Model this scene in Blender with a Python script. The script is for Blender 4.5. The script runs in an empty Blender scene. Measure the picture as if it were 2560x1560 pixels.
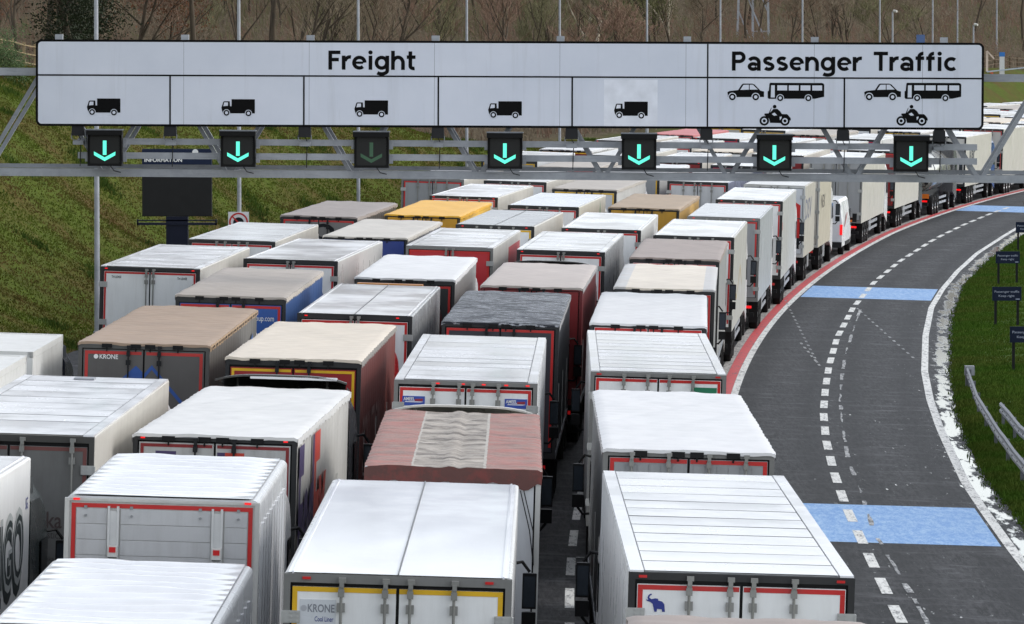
import bpy, math, random
from mathutils import Vector, Matrix
R = math.radians
random.seed(7)
S = bpy.context.scene
COL = S.collection
# ------------------------------------------------------------------ camera, sky, sun, exposure
cam_d = bpy.data.cameras.new('camera'); cam = bpy.data.objects.new('camera', cam_d); COL.objects.link(cam)
cam_d.sensor_width = 36.0; cam_d.lens = 181.63; cam_d.clip_start = 1.0; cam_d.clip_end = 3000.0
cam.location = (0, 0, 9.63); cam.rotation_euler = (R(90 - 2.46), 0, 0); S.camera = cam
SUN_EL, SUN_AZ = R(34), R(84)          # azimuth clockwise from +Y
w = bpy.data.worlds.new('World'); S.world = w; w.use_nodes = True
nt = w.node_tree
sky = nt.nodes.new('ShaderNodeTexSky'); sky.sky_type = 'NISHITA'; sky.sun_disc = False
sky.sun_elevation = SUN_EL; sky.sun_rotation = SUN_AZ; sky.air_density = 1.0; sky.dust_density = 0.9; sky.ozone_density = 1.0
bgn = nt.nodes['Background']; bgn.inputs[1].default_value = 0.15
hs = nt.nodes.new('ShaderNodeHueSaturation'); hs.inputs['Saturation'].default_value = .3      # overcast: the sky is nearly grey
nt.links.new(sky.outputs[0], hs.inputs['Color']); nt.links.new(hs.outputs[0], bgn.inputs[0])
sd = bpy.data.lights.new('sun', 'SUN'); sd.energy = .5; sd.angle = R(14); sd.color = (1.0, 0.95, 0.88)
so = bpy.data.objects.new('sun', sd); COL.objects.link(so)
sv = Vector((math.sin(SUN_AZ) * math.cos(SUN_EL), math.cos(SUN_AZ) * math.cos(SUN_EL), math.sin(SUN_EL)))
so.rotation_euler = sv.to_track_quat('Z', 'Y').to_euler(); so.location = (60, 40, 60)
S.view_settings.view_transform = 'Standard'; S.view_settings.look = 'None'
S.view_settings.exposure = 1.0; S.view_settings.gamma = 1.0; S.view_settings.use_curve_mapping = False
S.cycles.max_bounces = 6; S.cycles.glossy_bounces = 3; S.cycles.diffuse_bounces = 3; S.cycles.transmission_bounces = 2

# ------------------------------------------------------------------ geometry of the place
def path(y):                                   # centre of the fifth freight lane
    return 2.65 + .00046 * max(0.0, y - 80) ** 2
def head(y):
    return math.atan(.00092 * max(0.0, y - 80))
def lane_xy(y, lane):
    off = -3.37 * (5 - lane); t = head(y)
    y0 = y + off * math.sin(t) * 1.0           # perpendicular offset: solve so that the result sits at y
    t = head(y0)
    return path(y0) + off * math.cos(t), y0 - off * math.sin(t)
def rz(y):
    D = y / 100.0
    if D < 0: D = 0
    return .00037 * y + (.427 * D * D if D < 2.6 else 2.8865 + 1.75 * (D - 2.6))
def road_z(x, y): return rz(y) - .0294 * x
def lerp(tab, y, k=1):
    if y <= tab[0][0]: return tab[0][k]
    for a, b in zip(tab, tab[1:]):
        if y <= b[0]:
            f = (y - a[0]) / (b[0] - a[0]); return a[k] + (b[k] - a[k]) * f
    a, b = tab[-2], tab[-1]
    return b[k] + (b[k] - a[k]) / (b[0] - a[0]) * (y - b[0])
WHITE_R = [(60, 9.6), (90, 9.95), (105.5, 10.25), (115, 10.5), (121.5, 10.7), (129.7, 11.08), (139, 11.53), (149.5, 12.12), (161.8, 12.94),
           (180.8, 14.49), (198.3, 16.11), (211.4, 17.62), (226.3, 19.53), (242.8, 21.88), (258.6, 24.49), (274.7, 27.12), (300, 31.6), (340, 39.6)]
GRASS_R = [(60, 10.9), (100, 11.0), (112.5, 11.18), (121.3, 11.4), (131.7, 11.85), (144.3, 12.6), (162, 13.95), (180, 15.45), (194, 16.75), (216, 19.1),
           (234.6, 21.7), (258, 25.4), (275, 28.4), (300, 33.0), (340, 41)]
DASHL = [(60, 6.75), (91.6, 6.92), (99.5, 7.08), (114.6, 7.42), (123.9, 7.73), (133.7, 8.14), (143.4, 8.66), (153.2, 9.31), (163.5, 10.05), (178.2, 11.23),
         (196.8, 13.01), (215.3, 15.10), (233.1, 17.48), (253.2, 20.55), (273.6, 23.98), (290.5, 27.04), (320, 32.9)]
WORN = [(88, 7.3), (95.3, 7.45), (107.8, 7.61), (117.4, 7.97), (127.4, 8.31), (139.3, 8.92), (148.5, 9.44), (158.9, 10.16), (170.6, 11.04), (196, 13.23)]
LEFT = -19.1                                   # left pavement edge, lateral offset from path()
def left_x(y): return path(y) + LEFT / math.cos(head(y))
def sn(x, y, s=1.0):
    x /= s; y /= s
    return (math.sin(x * 1.3 + 1.7 * math.sin(y * .9)) + math.sin(y * 1.1 + 2.1 * math.sin(x * .7 + 1.3)) + .6 * math.sin(x * 2.7 - y * 2.3 + .5)) / 2.6
HB = [(0, 7.5), (225, 8.2), (255, 6.0), (300, 2.6), (350, 2.6), (400, 5.0), (440, 6.2), (900, 6.2)]
def ground_z(x, y):
    lx = left_x(y); rx = lerp(GRASS_R, y)
    z = road_z(x, y)
    if x < lx:
        s = (lx - x) * math.cos(head(y)); hb = lerp(HB, y)
        t = min(1.0, s * .6 / hb)
        b = hb * (t + .10 * math.sin(t * math.pi * 2) * -.6)
        if s * .6 > hb:
            e = s - hb / .6
            b += .012 * min(e, 12) + .11 * max(0, e - 14)
        z = road_z(lx, y) + b + min(1, s / 3) * (.14 * sn(x, y, 1.7) + .22 * sn(x + 9, y, 5.3)) + max(0, y - 520) * .05
    elif x > rx:
        s = x - rx
        z = road_z(rx, y) + .05 * min(1, s / .3) + .03 * min(s, 30) + min(1, s / 2) * .07 * sn(x, y, 1.1) + .05 * max(0, s - 25)
        if x > 90: z = min(z, 12)
    else: z -= .15
    return z

# ------------------------------------------------------------------ mesh builder
class MB:
    def __init__(s): s.v = []; s.f = []; s.sm = False
    def poly(s, pts):
        n = len(s.v); s.v += [tuple(p) for p in pts]; s.f.append(tuple(range(n, n + len(pts)))); return s
    def box(s, x0, x1, y0, y1, z0, z1):
        n = len(s.v)
        s.v += [(x0, y0, z0), (x1, y0, z0), (x1, y1, z0), (x0, y1, z0), (x0, y0, z1), (x1, y0, z1), (x1, y1, z1), (x0, y1, z1)]
        s.f += [(n, n + 3, n + 2, n + 1), (n + 4, n + 5, n + 6, n + 7), (n, n + 1, n + 5, n + 4), (n + 1, n + 2, n + 6, n + 5), (n + 2, n + 3, n + 7, n + 6), (n + 3, n, n + 4, n + 7)]
        return s
    def ext(s, prof, a0, a1, axis='y'):        # profile (p,q) extruded along axis; y: (x,z) x: (y,z) z: (x,y)
        n = len(s.v); k = len(prof)
        def P(p, a):
            return (p[0], a, p[1]) if axis == 'y' else ((a, p[0], p[1]) if axis == 'x' else (p[0], p[1], a))
        s.v += [P(p, a0) for p in prof] + [P(p, a1) for p in prof]
        s.f.append(tuple(range(n, n + k))); s.f.append(tuple(range(n + 2 * k - 1, n + k - 1, -1)))
        for i in range(k):
            j = (i + 1) % k; s.f.append((n + i, n + k + i, n + k + j, n + j))
        return s
    def tube(s, pts, rs, n=6, cap=True):
        if not isinstance(rs, (list, tuple)): rs = [rs] * len(pts)
        pts = [Vector(p) for p in pts]; base = len(s.v)
        for i, p in enumerate(pts):
            d = (pts[min(i + 1, len(pts) - 1)] - pts[max(i - 1, 0)]); d.normalize()
            a = d.orthogonal() if abs(d.z) > .9 or abs(d.x) < 1e-6 and abs(d.y) < 1e-6 else d.cross(Vector((0, 0, 1)))
            a.normalize(); b = d.cross(a)
            for k in range(n):
                t = 2 * math.pi * k / n; q = p + (a * math.cos(t) + b * math.sin(t)) * rs[i]; s.v.append(tuple(q))
        for i in range(len(pts) - 1):
            for k in range(n):
                a0 = base + i * n + k; a1 = base + i * n + (k + 1) % n
                s.f.append((a0, a1, a1 + n, a0 + n))
        if cap:
            s.f.append(tuple(base + k for k in range(n))[::-1]); e = base + (len(pts) - 1) * n; s.f.append(tuple(e + k for k in range(n)))
        return s
    def bar(s, p, q, wd, h=None):              # square bar between two points
        p = Vector(p); q = Vector(q); d = (q - p).normalized(); h = h or wd
        a = d.cross(Vector((0, 1, 0)))
        if a.length < 1e-3: a = Vector((1, 0, 0))
        a.normalize(); b = d.cross(a); n = len(s.v)
        for c in (p, q):
            for i, j in ((-1, -1), (1, -1), (1, 1), (-1, 1)): s.v.append(tuple(c + a * wd / 2 * i + b * h / 2 * j))
        s.f += [(n, n + 1, n + 2, n + 3), (n + 7, n + 6, n + 5, n + 4)] + [(n + i, n + 4 + i, n + 4 + (i + 1) % 4, n + (i + 1) % 4) for i in range(4)]
        return s
    def grid(s, fn, nu, nv):
        n = len(s.v)
        for i in range(nu + 1):
            for j in range(nv + 1): s.v.append(tuple(fn(i / nu, j / nv)))
        for i in range(nu):
            for j in range(nv):
                a = n + i * (nv + 1) + j; s.f.append((a, a + nv + 1, a + nv + 2, a + 1))
        return s
    def mesh(s, name, smooth=False):
        m = bpy.data.meshes.new(name); m.from_pydata(s.v, [], s.f); m.materials.append(None)
        if smooth: m.polygons.foreach_set('use_smooth', [True] * len(m.polygons))
        m.update(); return m
CACHE = {}
def shared(key, fn, smooth=False):
    if key not in CACHE: CACHE[key] = fn().mesh(str(key[0]) if isinstance(key, tuple) else key, smooth)
    return CACHE[key]
def obj(name, me, mat=None, parent=None, loc=None, rot=None, scale=None):
    if isinstance(me, MB): me = me.mesh(name)
    o = bpy.data.objects.new(name, me); COL.objects.link(o)
    if mat:
        o.material_slots[0].link = 'OBJECT'; o.material_slots[0].material = mat
    if parent: o.parent = parent
    if loc: o.location = loc
    if rot: o.rotation_euler = rot
    if scale: o.scale = scale
    return o
def tag(o, label=None, cat=None, group=None, kind=None):
    if label: o['label'] = label
    if cat: o['category'] = cat
    if group: o['group'] = group
    if kind: o['kind'] = kind
    return o
def empty(name, mat=None, loc=None):
    o = bpy.data.objects.new(name, None); COL.objects.link(o); o.empty_display_size = .3
    if mat is not None: o.matrix_world = mat
    if loc: o.location = loc
    return o
def text(name, s, height, mat, parent, loc, rot, bold=.0, width=None, spacing=1.0):
    c = bpy.data.curves.new('t', 'FONT'); c.body = s; c.size = 1; c.offset = bold; c.space_character = spacing; c.resolution_u = 3
    t = bpy.data.objects.new('t', c); COL.objects.link(t); bpy.context.view_layer.update()
    dg = bpy.context.evaluated_depsgraph_get()
    m = bpy.data.meshes.new_from_object(t.evaluated_get(dg)); bpy.data.objects.remove(t); bpy.data.curves.remove(c)
    xs = [v.co.x for v in m.vertices]; x0, x1 = min(xs), max(xs)
    k = height / .69; kx = (width / (x1 - x0)) if width else k
    for v in m.vertices: v.co = ((v.co.x - x0) * kx, v.co.y * k, 0)
    m.materials.clear(); m.materials.append(None)
    return obj(name, m, mat, parent, loc, rot)
REAR = (R(90), 0, 0); RSIDE = (R(90), 0, R(90))

# ------------------------------------------------------------------ materials
MATS = {}
def srgb(r, g, b):
    f = lambda c: ((c / 255 + .055) / 1.055) ** 2.4 if c > 10 else c / 255 / 12.92
    return (f(r), f(g), f(b), 1)
class N:
    def __init__(s, name):
        s.m = bpy.data.materials.new(name); s.m.use_nodes = True; s.t = s.m.node_tree; s.b = s.t.nodes['Principled BSDF']
    def n(s, kind, **kw):
        x = s.t.nodes.new(kind)
        for k, v in kw.items():
            if k in x.inputs: x.inputs[k].default_value = v
            else: setattr(x, k, v)
        return x
    def l(s, a, b): s.t.links.new(a, b)
    def coord(s, scale=(1, 1, 1), rnd=True, kind='Object'):
        tc = s.n('ShaderNodeTexCoord'); mp = s.n('ShaderNodeMapping'); mp.inputs['Scale'].default_value = scale
        s.l(tc.outputs[kind], mp.inputs[0])
        if rnd:
            oi = s.n('ShaderNodeObjectInfo'); mu = s.n('ShaderNodeMath', operation='MULTIPLY'); mu.inputs[1].default_value = 37
            s.l(oi.outputs['Random'], mu.inputs[0]); s.l(mu.outputs[0], mp.inputs['Location'])
        return mp.outputs[0]
    def noise(s, vec, scale, detail=4, rough=.55):
        x = s.n('ShaderNodeTexNoise'); x.inputs['Scale'].default_value = scale; x.inputs['Detail'].default_value = detail; x.inputs['Roughness'].default_value = rough
        s.l(vec, x.inputs['Vector']); return x.outputs['Fac']
    def ramp(s, fac, stops):
        x = s.n('ShaderNodeValToRGB'); e = x.color_ramp.elements
        while len(e) < len(stops): e.new(.5)
        for i, (p, c) in enumerate(stops):
            e[i].position = p; e[i].color = c if isinstance(c, tuple) else (c, c, c, 1)
        s.l(fac, x.inputs[0]); return x.outputs[0]
    def mix(s, fac, a, b, mode='MIX'):
        x = s.n('ShaderNodeMix', data_type='RGBA', blend_type=mode)
        for i, v in ((0, fac), (6, a), (7, b)):
            if hasattr(v, 'links'): s.l(v, x.inputs[i])
            else: x.inputs[i].default_value = v
        return x.outputs[2]
    def bump(s, h, strength=.3, dist=.02):
        x = s.n('ShaderNodeBump'); x.inputs['Strength'].default_value = strength; x.inputs['Distance'].default_value = dist
        s.l(h, x.inputs['Height']); s.l(x.outputs[0], s.b.inputs['Normal'])
    def set(s, col=None, rough=None, metal=None, spec=None):
        for k, v in (('Base Color', col), ('Roughness', rough), ('Metallic', metal), ('Specular IOR Level', spec)):
            if v is None: continue
            if hasattr(v, 'links'): s.l(v, s.b.inputs[k])
            else: s.b.inputs[k].default_value = v
        return s.m
def dark(c, k): return (c[0] * k, c[1] * k, c[2] * k, 1)
def paint(col, rough=.35, dirt=.25, rib=0):
    key = ('paint', col, rough, dirt, rib)
    if key in MATS: return MATS[key]
    c = srgb(*col); m = N('paint')
    v = m.coord(); f = m.ramp(m.noise(v, .9, 6, .6), [(.35, 0.0), (.75, 1.0)])
    v2 = m.coord((6, 6, .7)); g = m.ramp(m.noise(v2, 1.2, 5, .65), [(.45, 0.0), (.8, 1.0)])
    a = m.mix(f, c, dark(c, 1 - dirt * .45)); gm = m.n('ShaderNodeMath', operation='MULTIPLY'); m.l(g, gm.inputs[0]); gm.inputs[1].default_value = dirt
    a = m.mix(gm.outputs[0], a, (c[0] * .45 + .02, c[1] * .43 + .018, c[2] * .40 + .015, 1))
    rr = m.ramp(f, [(0, rough * .8), (1, min(1, rough * 1.4))])
    if rib:
        vv = m.coord(rnd=False); wv = m.n('ShaderNodeTexWave', wave_type='BANDS', bands_direction='Y'); wv.inputs['Scale'].default_value = rib
        m.l(vv, wv.inputs['Vector']); m.bump(m.ramp(wv.outputs['Fac'], [(.0, 0.0), (.12, 1.0)]), .5, .02)
    MATS[key] = m.set(a, rr); return m.m
def roofp(col, rough=.2, grime=.17):
    key = ('roofp', col, rough, grime)
    if key in MATS: return MATS[key]
    c = srgb(*col); m = N('roof_paint')
    f = m.ramp(m.noise(m.coord((1.5, .22, 1)), 1.6, 6, .65), [(.42, 0.0), (.78, 1.0)]); g = m.ramp(m.noise(m.coord((.5, .35, 1)), 1.0, 5, .6), [(.45, 0.0), (.75, 1.0)]); h = m.ramp(m.noise(m.coord((3, .5, 1)), 2.5, 5, .75), [(.66, 0.0), (.78, 1.0)])
    def sc(v, k):
        x = m.n('ShaderNodeMath', operation='MULTIPLY'); m.l(v, x.inputs[0]); x.inputs[1].default_value = k; return x.outputs[0]
    a = m.mix(sc(f, grime), c, (c[0] * .62, c[1] * .62, c[2] * .62, 1)); a = m.mix(sc(g, grime), a, (c[0] * .74, c[1] * .73, c[2] * .70, 1)); a = m.mix(sc(h, grime * 1.3), a, (.22, .21, .19, 1))
    MATS[key] = m.set(a, m.ramp(g, [(0, rough * .8), (1, rough * 1.8)])); return m.m
def tarp(col, rough=.5, dirt=.35, wr=1.0, blot=None):
    key = ('tarp', col, rough, dirt, wr, blot)
    if key in MATS: return MATS[key]
    c = srgb(*col); m = N('tarpaulin')
    v = m.coord(); f = m.ramp(m.noise(v, .7, 7, .65), [(.3, 0.0), (.75, 1.0)])
    st = m.coord((.5, 2.0, 1)); g = m.ramp(m.noise(st, 1.6, 4, .6), [(.4, 0.0), (.75, 1.0)])
    a = m.mix(f, c, dark(c, 1 - dirt * .6)); gm = m.n('ShaderNodeMath', operation='MULTIPLY'); m.l(g, gm.inputs[0]); gm.inputs[1].default_value = dirt * .8
    a = m.mix(gm.outputs[0], a, dark(c, .62))
    if blot:
        h = m.ramp(m.noise(m.coord((1, 1.5, 1)), 2.2, 6, .7), [(.5, 0.0), (.62, .8)]); a = m.mix(h, a, srgb(*blot))
    wn = m.noise(m.coord((1, 1.1, 1)), 2.4, 5, .6); m.bump(wn, .16 * wr, .05)
    MATS[key] = m.set(a, rough); return m.m
def flat(col, rough=.5, metal=0.0, spec=None):
    key = ('flat', col, rough, metal, spec)
    if key in MATS: return MATS[key]
    if spec is None and max(col) < 64: spec = .15
    c = srgb(*col); m = N('plain'); f = m.noise(m.coord(), 3.0, 4)
    a = m.mix(m.ramp(f, [(.3, 0.0), (.8, 1.0)]), c, dark(c, .8)); MATS[key] = m.set(a, rough, metal, spec); return m.m
def emit(col, strength, base=None):
    key = ('emit', col, strength)
    if key in MATS: return MATS[key]
    m = N('lamp'); c = srgb(*col); m.b.inputs['Emission Color'].default_value = c; m.b.inputs['Emission Strength'].default_value = strength
    MATS[key] = m.set(srgb(*(base or col)), .3); return m.m
def galv(tone=150):
    key = ('galv', tone)
    if key in MATS: return MATS[key]
    m = N('galvanised_steel'); f = m.noise(m.coord((1, 1, 1)), 2.0, 6, .65); g = m.noise(m.coord((.4, 5, 5)), 3.0, 4)
    a = m.mix(m.ramp(f, [(.35, 0.0), (.7, 1.0)]), srgb(tone, tone + 3, tone + 9), srgb(tone - 24, tone - 20, tone - 14))
    a = m.mix(m.ramp(g, [(.55, 0.0), (.8, .4)]), a, srgb(84, 84, 82))
    MATS[key] = m.set(a, .5, .0); return m.m
BLACK = flat((16, 16, 18), .55, 0.0, .25); RUBBER = flat((20, 20, 21), .85, 0.0, .2); PLASTIC = flat((40, 41, 43), .55); STEEL = flat((150, 152, 155), .35, .8)
GLASS = flat((18, 22, 26), .08); REDT = flat((196, 30, 28), .35); YELT = flat((226, 178, 20), .4); DREDT = flat((136, 28, 32), .45); WTAPE = flat((214, 214, 210), .4)
LAMP_ON = emit((255, 12, 20), .5, (150, 12, 16)); LAMP_DIM = emit((150, 16, 18), .25, (150, 16, 18)); PLATE = flat((230, 120, 20), .5); AMBER = emit((255, 140, 30), .5, (230, 110, 20))
SEAM = flat((112, 114, 116), .6); LATCH = flat((138, 138, 134), .4, .2); HINGE = flat((176, 177, 174), .45)

def asphalt():
    m = N('asphalt'); tc = m.n('ShaderNodeTexCoord').outputs['Object']
    mp = m.n('ShaderNodeMapping'); m.l(tc, mp.inputs[0]); v = mp.outputs[0]; mpf = m.n('ShaderNodeMapping'); mpf.inputs['Scale'].default_value = (1, .1, 1); m.l(tc, mpf.inputs[0])
    f = m.noise(mpf.outputs[0], 11, 4, .9); g = m.noise(v, .45, 6, .65)
    mp2 = m.n('ShaderNodeMapping'); mp2.inputs['Scale'].default_value = (1, .12, 1); m.l(tc, mp2.inputs[0]); s2 = m.noise(mp2.outputs[0], 1.4, 5, .6)
    a = m.mix(m.ramp(f, [(.41, 0.0), (.60, 1.0)]), srgb(10, 10, 11), srgb(66, 66, 68))
    a = m.mix(m.ramp(g, [(.3, 0.0), (.75, .5)]), a, srgb(24, 24, 26)); a = m.mix(m.ramp(s2, [(.4, 0.0), (.75, .4)]), a, srgb(52, 52, 54))
    mp4 = m.n('ShaderNodeMapping'); mp4.inputs['Scale'].default_value = (.5, .9, 1); m.l(tc, mp4.inputs[0]); s3 = m.noise(mp4.outputs[0], 1.3, 7, .8); a = m.mix(m.ramp(s3, [(.52, 0.0), (.68, .85)]), a, srgb(92, 92, 95))
    tk = m.n('ShaderNodeAttribute', attribute_name='track'); a = m.mix(tk.outputs['Fac'], a, srgb(18, 18, 20))
    at = m.n('ShaderNodeAttribute', attribute_name='wet')
    mp3 = m.n('ShaderNodeMapping'); mp3.inputs['Scale'].default_value = (1.2, .2, 1); m.l(tc, mp3.inputs[0])
    pn = m.noise(mp3.outputs[0], 1.6, 6, .7); ad = m.n('ShaderNodeMath', operation='ADD'); m.l(pn, ad.inputs[0]); m.l(at.outputs['Fac'], ad.inputs[1])
    wet = m.ramp(ad.outputs[0], [(.95, 0.0), (1.0, 1.0)])
    mp5 = m.n('ShaderNodeMapping'); mp5.inputs['Scale'].default_value = (3.0, .45, 1); m.l(tc, mp5.inputs[0]); gl = m.noise(mp5.outputs[0], 2.0, 6, .75); ga = m.n('ShaderNodeMath', operation='MULTIPLY_ADD'); m.l(at.outputs['Fac'], ga.inputs[0]); ga.inputs[1].default_value = .25; m.l(gl, ga.inputs[2])
    wet = m.mix(m.ramp(ga.outputs[0], [(.69, 0.0), (.735, 1.0)]), wet, (1, 1, 1, 1))
    rr = m.mix(wet, (.62, .62, .62, 1), (.06, .06, .06, 1)); a = m.mix(wet, a, srgb(30, 31, 33))
    hb = m.mix(wet, f, (.5, .5, .5, 1)); m.bump(hb, .6, .015)
    return m.set(a, rr, None, m.ramp(wet, [(0, .12), (1, 1.0)]))
def line_paint(col, wear=.5, name='road_paint', under=(70, 71, 74)):
    m = N(name); tc = m.n('ShaderNodeTexCoord').outputs['Object']
    mp = m.n('ShaderNodeMapping'); mp.inputs['Scale'].default_value = (1, .25, 1); m.l(tc, mp.inputs[0]); tc = mp.outputs[0]; f = m.noise(tc, 6.0, 6, .8); g = m.noise(tc, 25, 2, .7)
    mu = m.n('ShaderNodeMath', operation='MULTIPLY_ADD'); m.l(g, mu.inputs[0]); mu.inputs[1].default_value = .5; m.l(f, mu.inputs[2])
    k = m.ramp(mu.outputs[0], [(.95 - wear * .4, 0.0), (1.02 - wear * .2, 1.0)])
    return m.set(m.mix(k, srgb(*col), srgb(*under)), .55)
def grass_ground():
    m = N('ground_cover'); tc = m.n('ShaderNodeTexCoord').outputs['Object']
    f = m.noise(tc, .22, 6, .65); g = m.noise(tc, 2.2, 6, .7); h = m.noise(tc, 14, 3, .7)
    grass = m.mix(m.ramp(f, [(.42, 0.0), (.62, 1.0)]), srgb(84, 98, 34), srgb(96, 78, 46))
    grass = m.mix(m.ramp(g, [(.4, 0.0), (.7, 1.0)]), grass, srgb(70, 78, 30)); grass = m.mix(m.ramp(h, [(.45, 0.0), (.7, .45)]), grass, srgb(44, 44, 26))
    lit = m.mix(m.ramp(g, [(.35, 0.0), (.65, 1.0)]), srgb(104, 92, 74), srgb(72, 66, 50))
    at = m.n('ShaderNodeAttribute', attribute_name='woods'); fr = m.n('ShaderNodeAttribute', attribute_name='verge')
    a = m.mix(at.outputs['Fac'], grass, lit)
    lush = m.mix(m.ramp(g, [(.4, 0.0), (.7, 1.0)]), srgb(64, 88, 28), srgb(50, 66, 26)); a = m.mix(fr.outputs['Fac'], a, lush)
    m.bump(h, .8, .06); return m.set(a, .95, None, .08)

# ------------------------------------------------------------------ ground and road
def frange(a, b, st):
    out = []; x = a
    while x < b - 1e-6: out.append(x); x += st
    return out
def smooth01(t): t = max(0, min(1, t)); return t * t * (3 - 2 * t)
def make_ground():
    xs = [-900, -500, -300, -200, -150] + frange(-120, -48, 4) + frange(-48, 48, .8) + frange(48, 120, 3) + [120, 150, 200, 300, 500, 900, 1400]
    ys = [-60, -20] + frange(10, 100, 5) + frange(100, 330, 1.2) + frange(330, 520, 4) + frange(520, 900, 20) + [900, 1100, 1500, 2200]
    b = MB(); W_ = []; V_ = []
    for y in ys:
        lx = left_x(y); rx = lerp(GRASS_R, y); hb = lerp(HB, y)
        for x in xs:
            b.v.append((x, y, ground_z(x, y)))
            s = lx - x; W_.append(smooth01((s - hb / .6 - 1.5) / 3 + .25 * sn(x, y, 2.0)) if s > 0 else 0.0); V_.append(1.0 if x > rx - 1 else 0.0)
    n = len(xs)
    for j in range(len(ys) - 1):
        for i in range(n - 1):
            a = j * n + i; b.f.append((a, a + 1, a + n + 1, a + n))
    me = b.mesh('ground', True)
    for nm, arr in (('woods', W_), ('verge', V_)):
        at = me.attributes.new(nm, 'FLOAT', 'POINT'); at.data.foreach_set('value', arr)
    return tag(obj('ground', me, grass_ground()), 'grassy ground with a steep bank rising to woodland', kind='structure')
make_ground()
def strip(b, fl, fr, y0, y1, st=2.0, dz=.0, cols=1):
    ys = frange(y0, y1, st) + [y1]; n0 = len(b.v)
    for y in ys:
        a, c = fl(y), fr(y)
        for k in range(cols + 1):
            x = a + (c - a) * k / cols; b.v.append((x, y, road_z(x, y) + dz))
    m = cols + 1
    for j in range(len(ys) - 1):
        for k in range(cols): a = n0 + j * m + k; b.f.append((a, a + 1, a + m + 1, a + m))
    return b
def make_road():
    b = strip(MB(), left_x, lambda y: lerp(GRASS_R, y) + .02 * math.sin(y * 3) + .07 * sn(y, 3, .8), 15, 520, 1.5, 0, 100)
    me = b.mesh('road', True); wet = []
    for v in me.vertices:
        x, y, z = v.co; d = lerp(GRASS_R, y) - x; e = lerp(WHITE_R, y) - x
        q = max(0, 1 - abs(d - .45) / .8) * .60; q = max(q, max(0, 1 - abs(e) / 1.6) * .30)
        q = max(q, max(0, 1 - abs(lerp(WORN, y) - x) / .3) * .34 if 88 < y < 200 else 0); q = max(q, .18 if d < 4.5 and y < 150 else 0)
        wet.append(q)
    at = me.attributes.new('wet', 'FLOAT', 'POINT'); at.data.foreach_set('value', wet)
    tr = []
    for v in me.vertices:
        x, y, z = v.co; a = path(y) + 1.6; d_ = lerp(DASHL, y); e = lerp(WHITE_R, y); q = 0
        for c in ((a + d_) / 2, (d_ + e) / 2):
            for o in (-.85, .85): q = max(q, .55 * math.exp(-((x - c - o) / .34) ** 2))
        tr.append(q)
    at = me.attributes.new('track', 'FLOAT', 'POINT'); at.data.foreach_set('value', tr)
    return tag(obj('road', me, asphalt()), 'dark wet asphalt carriageway curving off', kind='structure')
road = make_road()
WPAINT = line_paint((214, 214, 210), .5); WWORN = line_paint((214, 214, 212), 1.05); RPAINT = line_paint((190, 58, 60), .4); BPAINT = line_paint((88, 138, 196), .75, 'blue_road_paint', (142, 176, 212)); CPAINT = line_paint((176, 172, 166), .6)
def lat(o): return lambda y: path(y) + o / math.cos(head(y))
for nm, a, c, mt, dz in (('edge_line', 1.47, 1.68, WPAINT, .008), ('red_stripe', 1.15, 1.465, RPAINT, .008), ('concrete_strip', .90, 1.145, CPAINT, .005)):
    obj(nm, strip(MB(), lat(a), lat(c), 60, 420, 2, dz), mt, road)
obj('edge_line', strip(MB(), lambda y: lerp(WHITE_R, y) - .11, lambda y: lerp(WHITE_R, y) + .11, 60, 330, 2, .008), WPAINT, road)
_r = random.Random(3); _y = 88.0; _k = 0
while _y < 196:
    _l = _r.uniform(.8, 4.5); _w = _r.uniform(.012, .055)
    obj('worn_line', strip(MB(), lambda y: lerp(WORN, y) - _w + .02 * sn(y, 0, .7), lambda y: lerp(WORN, y) + _w + .03 * sn(y, 4, .5), _y, _y + _l, .5, .008), WWORN, road); _y += _l + _r.uniform(.3, 3.2)
for y0, y1 in ((106.2, 115), (203, 211.4), (292, 301)):
    obj('blue_band', strip(MB(), lat(1.72), lambda y: lerp(WHITE_R, y) - .18, y0, y1, 1, .005), BPAINT, road)
y = 62.0
while y < 300:
    obj('lane_dash', strip(MB(), lambda t: lerp(DASHL, t) - .105, lambda t: lerp(DASHL, t) + .105, y, y + 2.9, 1.4, .009), WPAINT, road); y += 4.88
for ln in (1, 2, 3, 4):
    o = -3.37 * (5 - ln) + 1.68; y = 57.6; yend = 200 if ln == 4 else 135
    while y < yend:
        obj('lane_dash', strip(MB(), lat(o - .085), lat(o + .085), y, y + 3.4, 1.7, .008), WPAINT, road); y += 5.75
obj('stop_line', strip(MB(), lat(-1.6), lat(-.45), 99.9, 100.1, .2, .0125), WPAINT, road)
obj('stop_line', strip(MB(), lat(-1.6), lat(-.45), 101.2, 101.4, .2, .0125), WPAINT, road)
b = MB()
for (xa, ya), (xb, yb) in (((9.77, 174.2), (9.73, 161.4)), ((13.13, 196), (13.1, 166.6)), ((10.6, 200), (9.7, 163))):
    n = int(abs(ya - yb) / 2.0)
    for i in range(n):
        t = i / n; x = xa + (xb - xa) * t; yy = ya + (yb - ya) * t; b.poly([(x - .04, yy - .4, road_z(x, yy - .4) + .01), (x + .04, yy - .4, road_z(x, yy - .4) + .01), (x + .04, yy + .4, road_z(x, yy + .4) + .01), (x - .04, yy + .4, road_z(x, yy + .4) + .01)])
tag(obj('dotted_marking', b, WWORN, road), kind='stuff')

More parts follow.
